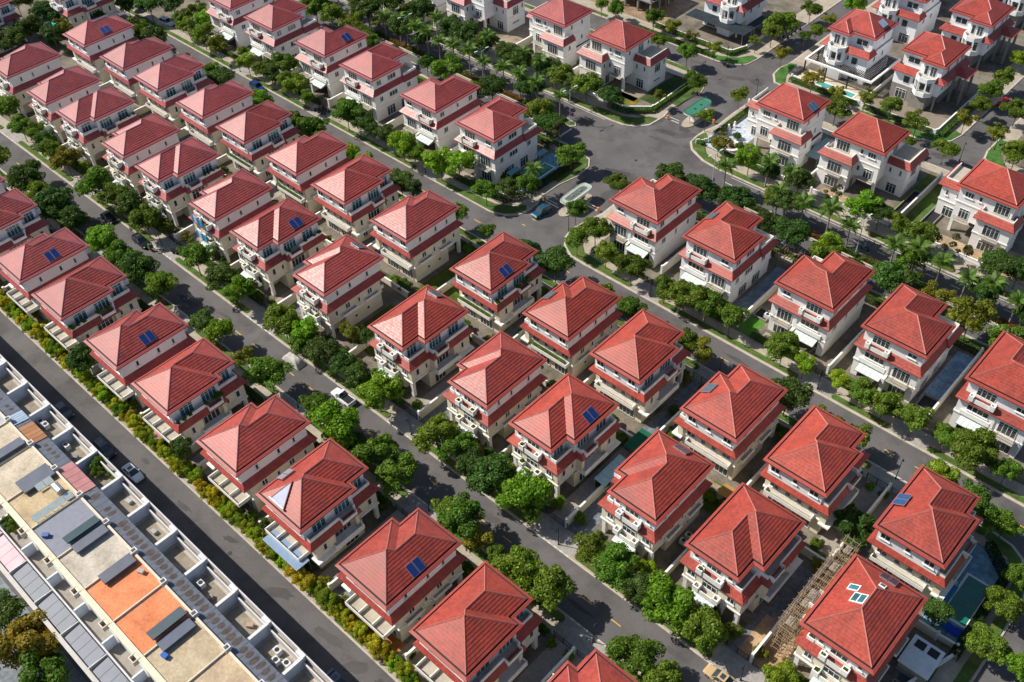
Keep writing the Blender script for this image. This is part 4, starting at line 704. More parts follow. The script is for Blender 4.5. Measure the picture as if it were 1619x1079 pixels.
for e in """-237.8,68.9,2.9,5.1,g -228,67.5,2.5,4.6,g -223.2,68.7,2.1,4.3,g -217.8,68.2,2.2,4.4,d -212.7,67.2,2.6,4.7,g -206.3,67.1,2.9,5,y -219.3,56.7,2.9,5.1,g -210.1,60.8,1.8,4,d -267.8,85.7,3.6,5.7,d -270.9,91.2,3,5.2,d -273.7,99.9,3.5,5.6,d -265.2,99.6,2.6,4.8,y -264.4,95.8,2.6,4.8,d -265.4,109.7,2,4.2,d -289.8,98.6,2.7,4.9,d -289.3,101.9,1.8,4,g -262.9,117.9,2.7,4.8,d -257.1,121.5,3.1,5.3,d -252.6,126.2,2.7,4.8,d -245.9,110.9,3.2,5.4,g -238,110.9,3.4,5.5,d -245.1,124.4,2,4.2,g -245.8,129.7,2,4.2,g -238.7,127.3,2.2,4.4,b -239.5,122.1,2.2,4.4,g -231.8,121.8,2.6,4.7,g -223.1,120.8,2.7,4.9,y -213.5,110.9,2.6,4.8,g -207.6,110.9,2.8,5,d -210.8,120.8,2,4.2,b -217.1,123.7,1.5,3.7,g -219.4,150.2,3.3,5.4,g -212.1,149.8,3.2,5.4,g -205.6,121.5,2,4.2,g -200.3,120.5,2.2,4.4,d -201.1,125.5,2.8,5,g -196.7,121.9,2,4.2,g -191.3,121.2,2.6,4.7,g -185.6,120.5,1.7,4,b -192.2,110.9,2.7,4.9,b -179.8,110.9,2.3,4.5,g -172.3,110.9,3.3,5.5,g -171.3,120.6,3.4,5.5,g -165.8,121.1,2.2,4.4,d -162.1,120.6,1.8,4.1,d -158.6,121.1,2.2,4.4,d -151.7,120.5,2.9,5,b -148.2,120.8,2.2,4.3,b -158.7,110.9,2,4.2,b -153.9,110.9,2.1,4.3,b -139.9,120.9,2.8,5,b -136.4,123.1,2.8,5,b -205,150.9,3,5.1,y -200.7,156.9,2.6,4.7,y -190.9,156.9,3.5,5.7,d -184.3,156.9,2.1,4.3,d -174.7,149.9,2,4.2,d -166.7,149.5,3.4,5.5,g -152.4,150.4,3.1,5.2,d -148.4,156.9,1.9,4.1,d -194,166.8,3.4,5.6,d -181.7,165.2,2.9,5.1,d -176.2,165.2,3.3,5.5,d -168.9,165.2,2.9,5,d -161.2,165.2,2.8,5,d -206.5,158,3.9,6,d -204.4,165.3,3.5,5.6,d -156.1,164.5,3,5.1,d -151,166.5,2.4,4.6,d -143.4,165.7,2.9,5.1,g -135.6,165.7,3.3,5.4,g -128.5,166,2.8,5,d -121,175.3,1.5,3.7,y -145.9,156.9,2.7,4.8,d -137,150.5,3,5.1,g -128.1,147.2,2.7,4.9,s -120.3,142,2.5,4.6,g -160.9,202.4,1.7,4,g -156.2,202.7,2.2,4.3,g -145.1,204.9,2.3,4.5,g -138.3,203.7,2.1,4.3,y -136.7,195.8,1.6,3.9,g -127.2,195.1,2.4,4.6,g -131.7,203.6,1.6,3.9,y -123.8,202.2,1.8,4,y -118,212.1,1.4,3.7,y -118,185.1,2.3,4.5,g -106.5,187.3,1.7,3.9,g -106.9,174.3,1.8,4.1,g -98.8,167.8,2.1,4.3,y -89.7,166,2.4,4.6,b -116.3,220.9,3.3,5.4,g -116.6,217.2,2.5,4.6,g -109.6,221.6,1.4,3.7,g -108.6,225.2,1.9,4.1,g -109.9,233.3,1.7,3.9,y -115.6,234.4,2.1,4.3,g -109,209.8,2,4.2,y -97,204.2,2.3,4.5,y -89.7,203.1,1.7,3.9,y -107.7,242.7,3,5.1,b -85.6,195.3,2.8,4.9,g -83.3,204.9,2.1,4.3,y -76.7,204.7,2.2,4.4,g -69,201.8,2.5,4.7,y -61.6,210.4,2.2,4.4,y -59.7,196.5,2.1,4.3,g -67.7,195.1,1.4,3.6,g -61.8,217.9,2.2,4.4,g -62.1,224,2.6,4.8,g -62.8,232.8,2.1,4.3,g -63.1,243.5,1.9,4.1,b -54.4,209.8,2.1,4.3,y -54,220.2,2.5,4.7,g -47.2,204.2,2.8,4.9,g -204.6,56.7,3.3,5.5,d -199.8,56.7,2.6,4.8,g -191.3,56.7,3.8,5.9,d -190,55.7,2.7,4.9,d -184,56.7,2.7,4.9,d -190.9,66.1,3.5,5.6,g -184.8,67.3,2.8,4.9,g -179.4,67.5,2.7,4.9,d -172.6,66.4,3,5.1,g -172.8,56.7,2.9,5.1,b -166.1,56.7,2.9,5,g -159.3,56.7,3.2,5.3,d -152.2,56.7,2.9,5.1,g -154,66.4,3,5.2,g -144.7,66.2,2.8,5,d -139.5,66.1,2.5,4.6,b -137.6,56.7,2.1,4.3,d -132.9,56.7,2.4,4.5,b -141.9,110.9,2.4,4.6,d -138.2,110.9,2.1,4.3,d -125,110.9,2.2,4.4,g -116.2,110.9,1.6,3.9,g -125.8,120.7,2.4,4.6,g -122.9,124.4,2,4.2,d -125.4,66.4,3.2,5.4,g -120.3,66.6,2.6,4.8,b -114.6,73.4,2.1,4.3,y -112.2,74.6,1.5,3.7,d -109.8,110.9,1.9,4.1,g -105.1,110.9,2.4,4.6,d -98.3,111.6,2.8,5,d -107.2,128.2,2.2,4.3,g -106,140.9,2,4.2,g -99.4,125.2,2.6,4.8,g -100.3,120.5,2.1,4.3,g -93.4,121.1,2.2,4.4,g -86.7,120.7,2.5,4.6,g -86.4,110.9,2.1,4.3,g -78.5,120.4,2.1,4.3,g -79.9,110.9,2.5,4.7,g -76.5,110.9,1.5,3.7,d -74,120.5,2.7,4.9,g -69.7,121.4,2.7,4.8,g -64.3,121.3,2.5,4.7,g -67,110.9,2.3,4.5,g -71.9,110.9,1.5,3.7,b -97.9,148.3,3.1,5.2,d -90.5,148.7,3,5.2,d -83.5,151.1,3,5.1,d -77.7,156.9,2.6,4.8,g -120.1,127.7,2.4,4.6,g -75.1,156.9,2.9,5.1,d -68.6,148.5,3.2,5.3,d -76.9,165.1,2.7,4.9,d -69.1,165.2,2.6,4.8,s -62.9,165.4,2.8,4.9,b -61.4,151.2,2.2,4.4,b -49.2,165.2,2.7,4.8,g -47.2,157,2.5,4.6,g -42.2,165.2,2.8,4.9,s -47.7,148.7,3.3,5.4,d -44.6,149.9,2.7,4.9,d -38.8,150.8,2.7,4.8,y -31.6,148.3,3.7,5.8,y -34.5,165.7,2.7,4.9,d -32.8,157,2.7,4.8,d -30.7,167,2.4,4.6,d -25.3,156.9,1.7,3.9,d -146,37.1,2.5,4.6,d -115.1,36.8,1.7,3.9,d -117.2,56.7,3.1,5.2,g -124.5,56.7,1.7,4,y -119.5,66.1,2.3,4.5,g -114.3,66.1,2.6,4.7,d -108.6,66.9,2.5,4.7,d -104.8,66.5,2.2,4.4,d -99,66.1,3,5.2,b -103.9,56.7,2.8,5,g -97.9,56.7,3.7,5.8,b -94.4,56.7,1.6,3.8,d -89.5,56.7,2.9,5,g -83.8,56.7,2.6,4.7,g -84.4,66.1,3,5.2,g -79.9,66.7,2.6,4.8,g -76.2,66.1,2.3,4.5,d -71.3,66,3.3,5.4,d -71.8,56.7,2.5,4.6,g -65.8,66.6,3.3,5.5,b -63.7,110.5,2.5,4.7,y -52.6,110.9,1.9,4.1,y -52.9,120.6,2.8,5,g -48.4,120.6,1.9,4.1,b -46.1,110.9,3,5.1,d -42,121.3,1.6,3.9,b -38.4,110.9,2.4,4.6,y -33.3,110.9,2.3,4.5,g -37.5,120.8,2.2,4.4,g -33.4,120.7,2.4,4.6,g -28.2,120.7,2.4,4.5,g -22.7,121.2,1.8,4,g -17.9,120.4,3.3,5.4,g -12.5,120.9,1.8,4,g -20.2,110.9,2.7,4.9,b -13.7,110.9,2.7,4.9,g -9.9,110.9,1.7,3.9,g -99.9,0.7,3.8,5.9,Y -95.3,1.1,3.3,5.4,g -108,1.9,2.5,4.7,d -104,2.7,1.6,3.8,d -70,57,3.2,5.3,g -65.7,56.7,1.9,4.1,y -62.2,56.7,1.4,3.7,g -56.5,56.7,3.3,5.4,g -51.5,56.9,3.2,5.3,g -51.7,66.4,2.3,4.4,g -46.9,66.4,3,5.2,g -41.9,66.3,2.2,4.4,d -37.4,66.1,3.1,5.3,b -31.8,66.1,2.9,5,g -36.3,56.7,2.8,5,g -31.8,56.7,2.4,4.5,g -63.3,66.1,1.7,3.9,g -24.3,95,2.9,5,m -9.2,90.6,1.8,4,d -1.9,90.4,2.2,4.4,g -2.9,97.7,2,4.2,g -3.1,103.5,1.8,4,g -8.4,110.9,1.9,4.1,g 3,90.8,1.7,3.9,b -19.9,67.8,1.9,4.1,b""".split():
    x, y, r, z, t = e.split(','); TL.append((float(x), float(y), float(r), float(z), t))
TL += [(-78.5, 193.5, 2.2, 3.8, 'g'), (-3.5, 70, 2.6, 4.2, 'd'), (7.8, 92, 2.6, 4.2, 'g'), (7.8, 100, 2.6, 4.3, 'g')]
for xx in np.arange(-236, -20, 7.3):
    if -128 < xx < -100: continue
    jx = random.uniform(-2, 2)
    if not any(abs(a[0] - xx - jx) < 3.2 and 146 < a[1] < 151 for a in TL): TL.append((round(xx + jx, 1), round(random.uniform(147.2, 148.6), 1), round(random.uniform(2.0, 3.0), 1), round(random.uniform(4.0, 5.0), 1), random.choice('ddgg')))
    jx = random.uniform(-2, 2)
    if xx < -130 or xx > -84:
        if not any(abs(a[0] - xx - jx) < 3.5 and 163.5 < a[1] < 169 for a in TL): TL.append((round(xx + jx, 1), round(random.uniform(165.0, 167.0), 1), round(random.uniform(1.9, 2.8), 1), round(random.uniform(4.0, 5.0), 1), random.choice('dggd')))
TL.sort()
zc = {}
rt = random.Random(5)
for x, y, r, z, t in TL:
    zn = zone(x, y); zc[zn] = zc.get(zn, 0) + 1
    lab = f'{LOOK[t]} tree, {ordn(zc[zn])} from left {zn}'
    o = thing('tree', lab, 'tree', (x, y, 0.1), rt.uniform(0, 6.28), 'trees ' + zn)
    zc_ = max(z, 1.5); tr = ob('trunk', TRUNKS[rt.randrange(5)], o); tr.scale = (r * .9 + .8, r * .9 + .8, zc_)
    c = ob('crown', rt.choice(CROWN[t]), o, (0, 0, zc_), rt.uniform(0, 6.28)); r *= 1.27; c.scale = (r * rt.uniform(.92, 1.08), r * rt.uniform(.92, 1.08), r * rt.uniform(.85, 1.0))
    k = rt.uniform(.72, 1.2); w = rt.uniform(.8, 1.25); c.color = (LCOL[t][0] * k * w, LCOL[t][1] * k, LCOL[t][2] * k, 1)
# palms
def frond_mesh(seed):
    r = random.Random(seed); b = MB(); n = 9; L = 2.7; pts = []
    for i in range(n + 1):
        t = i / n; pts.append((L * (t - .12 * t * t), 0, .75 * math.sin(t * 2.2) * 1.0 - 1.25 * t * t))
    for i in range(n):
        (x0, _, z0), (x1, _, z1) = pts[i], pts[i + 1]
        b.poly([(x0, -.03, z0), (x1, -.02, z1), (x1, .02, z1), (x0, .03, z0)], 'leaf')
        for sd in (-1, 1):
            for q in range(2):
                t = (i + q * .5) / n; xx = x0 + (x1 - x0) * q * .5; zz = z0 + (z1 - z0) * q * .5; ll = .62 * math.sin(min(1, t + .22) * 2.7) + .12; wd = .10
                b.poly([(xx, 0, zz), (xx + wd, 0, zz), (xx + ll * .55 + wd, sd * ll * .85, zz - ll * .38 - .06 * r.random()), (xx + ll * .5, sd * ll * .9, zz - ll * .42)], 'leaf')
    return b.mesh('frond')
FR = [frond_mesh(1), frond_mesh(2)]
b = MB(); b.tube((0, 0, 0), (0, 0, .5), .24, .19, 'palmtrunk', 8); b.tube((0, 0, .5), (0, 0, 6.0), .19, .12, 'palmtrunk', 8); PT = b.mesh('palm_trunk')
b = MB(); b.tube((0, 0, 6.0), (0, 0, 6.9), .13, .10, 'leaf', 8); PS = b.mesh('crownshaft')
PALMS = [(-245, 157), (-239, 157), (-232, 157), (-225, 157), (-217.7, 157.2), (-210.4, 157), (-204.7, 157), (-198.5, 157), (-192.9, 157.3), (-186, 157), (-181.8, 157), (-177.5, 157), (-172.3, 157.1), (-166.5, 157), (-161.5, 157.1), (-154.8, 157), (-149.5, 157.1), (-144.0, 157), (-136.6, 157.1),
         (-90, 157), (-77, 157), (-71.2, 157), (-65.3, 157.1), (-60.6, 157), (-51.1, 157), (-46.7, 157.1), (-41.8, 157), (-36.6, 157), (-32.1, 157.1), (-27.1, 157), (-21.5, 157), (-16.5, 157), (-11, 157), (-84.5, 165.0), (-79, 164.9), (-121.0, 125.6 + 5), (-187, 165.2), (-175.5, 165.3), (-168, 165.3), (-162, 165.3), (-156, 165.3), (-150, 165.2), (-145.5, 165.3)]
PALMS.sort(); pc = {}
for x, y in PALMS:
    zn = zone(x, y); pc[zn] = pc.get(zn, 0) + 1; s = rt.uniform(.88, 1.12)
    o = thing('palm_tree', f'feathery palm with grey trunk, {ordn(pc[zn])} palm from left {zn}', 'palm', (x, y, .1), rt.uniform(0, 6.28), 'palms ' + zn); o.scale = (s, s, s * rt.uniform(.9, 1.12))
    ob('trunk', PT, o); sh_ = ob('crownshaft', PS, o, color=(.10, .16, .04))
    n = 17
    for i in range(n):
        f = ob('frond', FR[i % 2], o, (0, 0, 6.8)); f.rotation_euler = (rt.uniform(-.2, .2), -0.75 + 1.15 * ((i * 7) % n) / n, 2 * math.pi * i / n * 1.0 + rt.uniform(-.15, .15)); k = rt.uniform(.8, 1.2); f.color = (.085 * k, .155 * k, .022 * k, 1)
# hedges and shrubs
def hedge_unit(seed, lx=4.0, ly=.9, lz=.9, n=1500):
    g = np.random.default_rng(seed); m = n; p = g.random((m, 3)) * np.array([lx, ly, lz]) - np.array([lx / 2, ly / 2, 0]); f = g.integers(0, 4, m)
    p[f <= 1, 2] = lz * (0.9 + .15 * g.random((f <= 1).sum())); p[f == 2, 1] = -ly / 2 * (1 + .1 * g.random((f == 2).sum())); p[f == 3, 1] = ly / 2 * (1 + .1 * g.random((f == 3).sum()))
    nn = g.normal(size=(m, 3)); nn[f <= 1, 2] += 1.5; nn[f == 2, 1] -= 1.5; nn[f == 3, 1] += 1.5; nn /= np.linalg.norm(nn, axis=1)[:, None]
    a = np.cross(nn, g.normal(size=(m, 3))); a /= np.linalg.norm(a, axis=1)[:, None]; b_ = np.cross(nn, a); s = .10 * (.6 + .8 * g.random(m))[:, None]
    return mesh_quads('hedge', np.stack([p - a * s, p - b_ * s * .7, p + a * s, p + b_ * s * .7], 1).reshape(-1, 3))
HG = [hedge_unit(1), hedge_unit(2)]
HL = {}
def hedge(x0, y0, x1, y1, w=.9, h=.9, col=(.075, .15, .018), where='beside the pavement', z=.14):
    L = math.hypot(x1 - x0, y1 - y0); n = max(1, round(L / 4)); key = where; HL[key] = HL.get(key, 0) + 1
    t = thing('hedge', f'clipped green hedge, {ordn(HL[key])} {where}', 'hedge', ((x0 + x1) / 2, (y0 + y1) / 2, z), math.atan2(y1 - y0, x1 - x0), 'hedges ' + where)
    for i in range(n):
        q = ob('foliage', HG[i % 2], t, (-L / 2 + (i + .5) * L / n, 0, 0)); q.scale = (L / n / 4, w / .9, h / .9); k = rt.uniform(.85, 1.15); q.color = (col[0] * k, col[1] * k, col[2] * k, 1)
for i in range(len(GAP2) - 1):
    for y, wh in ((69.6, 'in front of the row facing the first street'), (107.7, 'behind the pavement of the second street')):
        a, c = GAP2[i] + 4.6, GAP2[i + 1] - 4.6; mid = (a + c) / 2; hedge(a, y, mid - .5, y, 1.1, 1.0, where=wh); hedge(mid + .5, y, c, y, 1.1, 1.0, where=wh)
for i in range(len(GAP1) - 1):
    a, c = GAP1[i] + 4.6, GAP1[i + 1] - 4.6; hedge(a, 53.4, (a + c) / 2 - .5, 53.4, 1.0, 1.0, where='behind the near pavement of the first street'); hedge((a + c) / 2 + .5, 53.4, c, 53.4, 1.0, 1.0, where='behind the near pavement of the first street')
for a, c in ((-238, -218), (-213, -186), (-180, -148), (-142, -127), (-99, -86), (-80, -67), (-61, -49), (-42, -31), (-25, -13)): hedge(a, 123.9, c, 123.9, .9, .9, where='in front of the villas beyond the second street')
for a, c in ((-240, -205), (-200, -165), (-160, -130), (-100, -70), (-66, -40), (-36, 0)): hedge(a, 146.4, c, 146.4, 1.2, 1.1, col=(.06, .09, .02), where='along the near boulevard pavement')
for i, x in enumerate(range(-246, -136, 7)): hedge(x, 156.9, x + 6.2, 156.9, 1.2, .7, col=((.06, .10, .02), (.17, .085, .03), (.11, .11, .02))[i % 3], where='on the left boulevard median')
for i, x in enumerate(range(-92, 0, 7)): hedge(x, 156.9, x + 6.2, 156.9, 1.2, .7, col=((.17, .075, .03), (.06, .10, .02), (.10, .11, .02))[i % 3], where='on the right boulevard median')
for a in ((-131, 168.6, -126, 168.9), (-126, 168.9, -121.2, 173), (-121.2, 173, -121.2, 180), (-121.2, 180, -121.5, 190), (-150, 203.7, -125, 203.7), (-147, 207.6, -122, 207.4), (-122, 207.4, -120.5, 212), (-104, 206.2, -86, 206.2), (-103.6, 172, -98, 169.2), (-98, 169.0, -84, 169.0), (-104, 175, -104, 190), (-64.6, 206.4, -64.5, 225), (-84, 206.4, -67, 206.4)): hedge(*a, 1.0, 1.0, where='around the junction corner gardens')
for a in ((-131, 123.4, -124, 124.5), (-124, 124.5, -121.6, 129), (-121.6, 129.4, -121.6, 145.5)): hedge(*a, 1.1, 1.3, col=(.03, .06, .015), where='around the green pool garden')
for a in ((-4.7, 88, -4.7, 105), (-4.7, 105, -9.0, 108.8)): hedge(*a, 1.2, 1.4, col=(.03, .06, .015), where='around the swirl-patterned pool')
SH = {}
def shrub(x, y, r, kind, where, col=None, h=1.0, name='shrub', z=.14):
    SH[where] = SH.get(where, 0) + 1
    o = thing(name, f'{LOOK[kind].replace(" round", "")} shrub, {ordn(SH[where])} {where}', 'shrub', (x, y, z), rt.uniform(0, 6.28), 'shrubs ' + where)
    c = ob('foliage', rt.choice(CROWN[kind]), o, (0, 0, r * .7 * h)); c.scale = (r, r, r * h); k = rt.uniform(.8, 1.2); cc = col or LCOL[kind]; c.color = (cc[0] * k * rt.uniform(.8, 1.25), cc[1] * k, cc[2] * k, 1)
    b_ = None
x = -192.0
while x < -38:
    shrub(x, 35.3 + rt.uniform(-.2, .2), rt.uniform(1.2, 1.7), rt.choice('ybyg'), 'from left in the bushes along the shaded road', col=rt.choice([(.34, .36, .02), (.25, .34, .02), (.36, .33, .02), (.18, .27, .02)]), h=1.25, name='roadside_bush'); x += rt.uniform(1.4, 2.0)
x = -190.0
while x < -40:
    if not any(abs(x - g) < 1 for g in (-66, -57)): shrub(x, rt.uniform(37.0, 38.2), rt.uniform(.7, 1.3), rt.choice('dgyg'), 'from left in the gardens behind the roadside bushes', h=1.1)
    x += rt.uniform(2.6, 5.0)
for y0, y1, wh, step in ((70.3, 71.6, 'from left in front gardens on the first street', 3.2), (88.0, 91.6, 'from left along the fence between the middle rows', 3.6), (106.6, 107.4, 'from left in rear gardens by the second street', 3.2), (52.0, 53.0, 'from left behind the near first-street pavement', 4.0)):
    x = -246.0
    while x < -12:
        shrub(x, rt.uniform(y0, y1), rt.uniform(.8, 1.5) * (1.25 if y0 == 88.0 else 1), rt.choice('dggyb'), wh); x += rt.uniform(step * .5, step * 1.5)
for (x, y, r, k) in ((-113, 88, 1.2, 'y'), (-59.8, 79, 1.2, 'd'), (-24, 95, 1.5, 'g'), (-57.5, 95, 1.2, 'g'), (-60.5, 99, 1.1, 'd'), (-93, 96, 1.0, 'g'), (-91.5, 99, 1.1, 'y'), (-126.5, 131.2, 1.4, 'd'), (-129.5, 130.6, 1.5, 'g'), (-123.4, 131.5, 1.3, 'd'), (-99.5, 176.4, 1.1, 'd'), (-96.7, 173.4, 1.1, 'd'), (-90.5, 170.4, 1.3, 'g'), (-104.3, 169.4, .8, 'g'), (-281, 98, 2.2, 'd'), (-275, 97, 2.4, 'd'), (-270, 99, 2, 'y'), (-283, 103, 2.2, 'd'), (-266, 96, 1.8, 'd'), (-259, 97, 1.6, 'y'), (-256, 100, 2, 'd'), (-262, 78, 2.4, 'g'), (-258, 72, 2.2, 'g'), (-255, 84, 2.2, 'g')):
    shrub(x, y, r, k, 'among scattered garden shrubs')
# ---------------------------------------------------------------- boundary walls and fences
WL = {}
def wall(x0, y0, x1, y1, h, where, k='wall2', cap='trim', t=.22, z=KZ, col=(1, 1, 1)):
    WL[where] = WL.get(where, 0) + 1; L = math.hypot(x1 - x0, y1 - y0)
    o = thing('boundary_wall', f'low rendered boundary wall, {ordn(WL[where])} {where}', 'wall', ((x0 + x1) / 2, (y0 + y1) / 2, z), math.atan2(y1 - y0, x1 - x0), 'boundary walls ' + where)
    b = MB(); b.box(-L / 2, -t / 2, 0, L / 2, t / 2, h, k); ob('wall_panel', b.mesh('w'), o, color=col)
    b = MB(); b.box(-L / 2 - .05, -t / 2 - .06, h, L / 2 + .05, t / 2 + .06, h + .1, cap); ob('coping', b.mesh('c'), o)
    b = MB(); b.box(-L / 2 - .2, -.2, 0, -L / 2 + .18, .2, h + .35, cap); ob('pier', b.mesh('p'), o)
    b = MB(); b.box(L / 2 - .18, -.2, 0, L / 2 + .2, .2, h + .35, cap); ob('pier', b.mesh('p'), o)
for g in GAP2: wall(g, 69.3, g, 88.9, 2.0, 'in the driveways facing the first street'); wall(g, 89.7, g, 108.0, 2.0, 'in the driveways facing the second street')
for g in NAR2[:-1]: wall(g, 70.2, g, 88.9, 1.7, 'in the side yards facing the first street'); wall(g, 89.7, g, 107.6, 1.7, 'in the side yards facing the second street')
for a, c in zip(sorted(GAP2 + NAR2)[:-1], sorted(GAP2 + NAR2)[1:]): wall(a + .3, 89.3, c - .3, 89.3, 1.8, 'on the fence line between the middle rows')
for g in GAP1 + NAR1: wall(g, 37.2, g, 53.6, 1.7, 'between the villas nearest the town houses')
for g in (-233, -215.5, -202, -183.2, -164.2, -144.8, -64.3, -45.6, -27.4): wall(g, 124.4, g, 145.6, 2.1, 'between villas beyond the second street')
wall(-83.9, 127.0, -83.9, 145.6, 2.1, 'right of the kiosk villa')
for g in (-196.9, -166.2, -146.4, -78.0, -56.9): wall(g, 169.8, g, 190.4, 2.2, 'between villas beyond the boulevard', k='raw' if g == -56.9 else 'wall2')
for a in ((-193, 169.6, -168, 169.6), (-164, 169.6, -148, 169.6), (-144, 169.6, -127.5, 169.6), (-127.2, 169.7, -121.9, 174.0), (-121.9, 174.4, -121.9, 190), (-147, 208.2, -123, 208.0), (-122.6, 208.2, -120.9, 213), (-120.9, 213.4, -120.9, 232), (-103.2, 172.4, -98, 169.6), (-97.5, 169.6, -80, 169.6), (-76, 169.6, -58, 169.6), (-55.5, 169.6, -36, 169.6), (-104.2, 207.5, -86, 207.0), (-85.6, 207.0, -66.2, 207.0), (-66, 207.4, -66, 228), (-85.3, 208, -85.3, 230)): wall(*a, .9, 'edging the gardens past the boulevard', k='wall', col=(1.05, 1.05, 1.05))
for a in ((-131.5, 124.0, -125, 125.0), (-122.3, 130.0, -122.3, 145), (-105.8, 191, -79, 191.5), (-192, 190.8, -123, 190.8)): wall(*a, .9, 'around corner plots', k='wall')
wall(-10.9, 69.5, -4.6, 88.9, .05 + 1.0, 'beside the scaffolded villa'); wall(-9.8, 89.5, -5.0, 89.7, 1.2, 'below the swirl pool')
FC = {}
def fence(x0, y, x1, where, h=1.35):
    FC[where] = FC.get(where, 0) + 1; n = max(2, int((x1 - x0) / 1.5)); o = thing('iron_fence', f'dark iron railing fence, {ordn(FC[where])} {where}', 'fence', ((x0 + x1) / 2, y, KZ), 0, 'iron fences ' + where); L = x1 - x0
    for i in range(n + 1):
        b = MB(); xx = -L / 2 + i * L / n; b.box(xx - .05, -.05, 0, xx + .05, .05, h + .1, 'iron'); ob('post', b.mesh('p'), o)
    b = MB(); b.box(-L / 2, -.02, .12, L / 2, .02, .17, 'iron'); b.box(-L / 2, -.02, h - .05, L / 2, .02, h, 'iron')
    k = int(L / .14)
    for i in range(k): xx = -L / 2 + (i + .5) * L / k; b.box(xx - .012, -.012, .17, xx + .012, .012, h - .05, 'iron')
    q = ob('railing', b.mesh('r'), o, kind='stuff')
for g in GAP2:
    fence(g - 3.9, 69.0, g - .4, 'gating driveways on the first street', 1.5); fence(g + .4, 69.0, g + 3.9, 'gating driveways on the first street', 1.5); fence(g - 3.9, 108.3, g - .4, 'gating driveways on the second street', 1.5); fence(g + .4, 108.3, g + 3.9, 'gating driveways on the second street', 1.5)
for g in GAP1: fence(g - 3.9, 53.9, g - .4, 'gating the near driveways of the first street', 1.5); fence(g + .4, 53.9, g + 3.9, 'gating the near driveways of the first street', 1.5)
for g in (-83, -45.7, -28.0, -183.2, -144.7): fence(g - 2.8, 123.4, g - .3, 'gating driveways beyond the second street', 1.5)
# ---------------------------------------------------------------- flat-roofed town houses
UX = [-103.3 + 7.4 * i for i in range(-13, 9)]
MAINC = {-1: ('plain', (.25, .26, .32)), 0: ('rooftile', (1.0, 1.04, 1.15)), 1: ('rooftile', (1.5, .60, .36)), 2: ('rooftile', (1.42, .56, .33)), 3: ('rooftile', (.95, .9, .8)), 4: ('rooftile', (1.0, .9, .78)), -2: ('rooftile', (1.0, .9, .72)), -3: ('rooftile', (1.1, 1.1, 1.1)), -4: ('rooftile', (1.1, 1.1, 1.1)), -5: ('plain', (.45, .47, .5))}
NMC = {-1: 'grey painted flat roof', 0: 'pale cream tiled flat roof', 1: 'bright orange flat roof, the upper left one', 2: 'bright orange flat roof, the lower right one', 3: 'beige roof beside the orange pair', 4: 'beige roof at the bottom edge, second beyond the orange pair', -2: 'cream roof carrying the steel water tank', -3: 'white roof near the orange sheet', -4: 'white roof, second left of the tank roof', -5: 'grey roof far up the left edge'}
rk = random.Random(9)
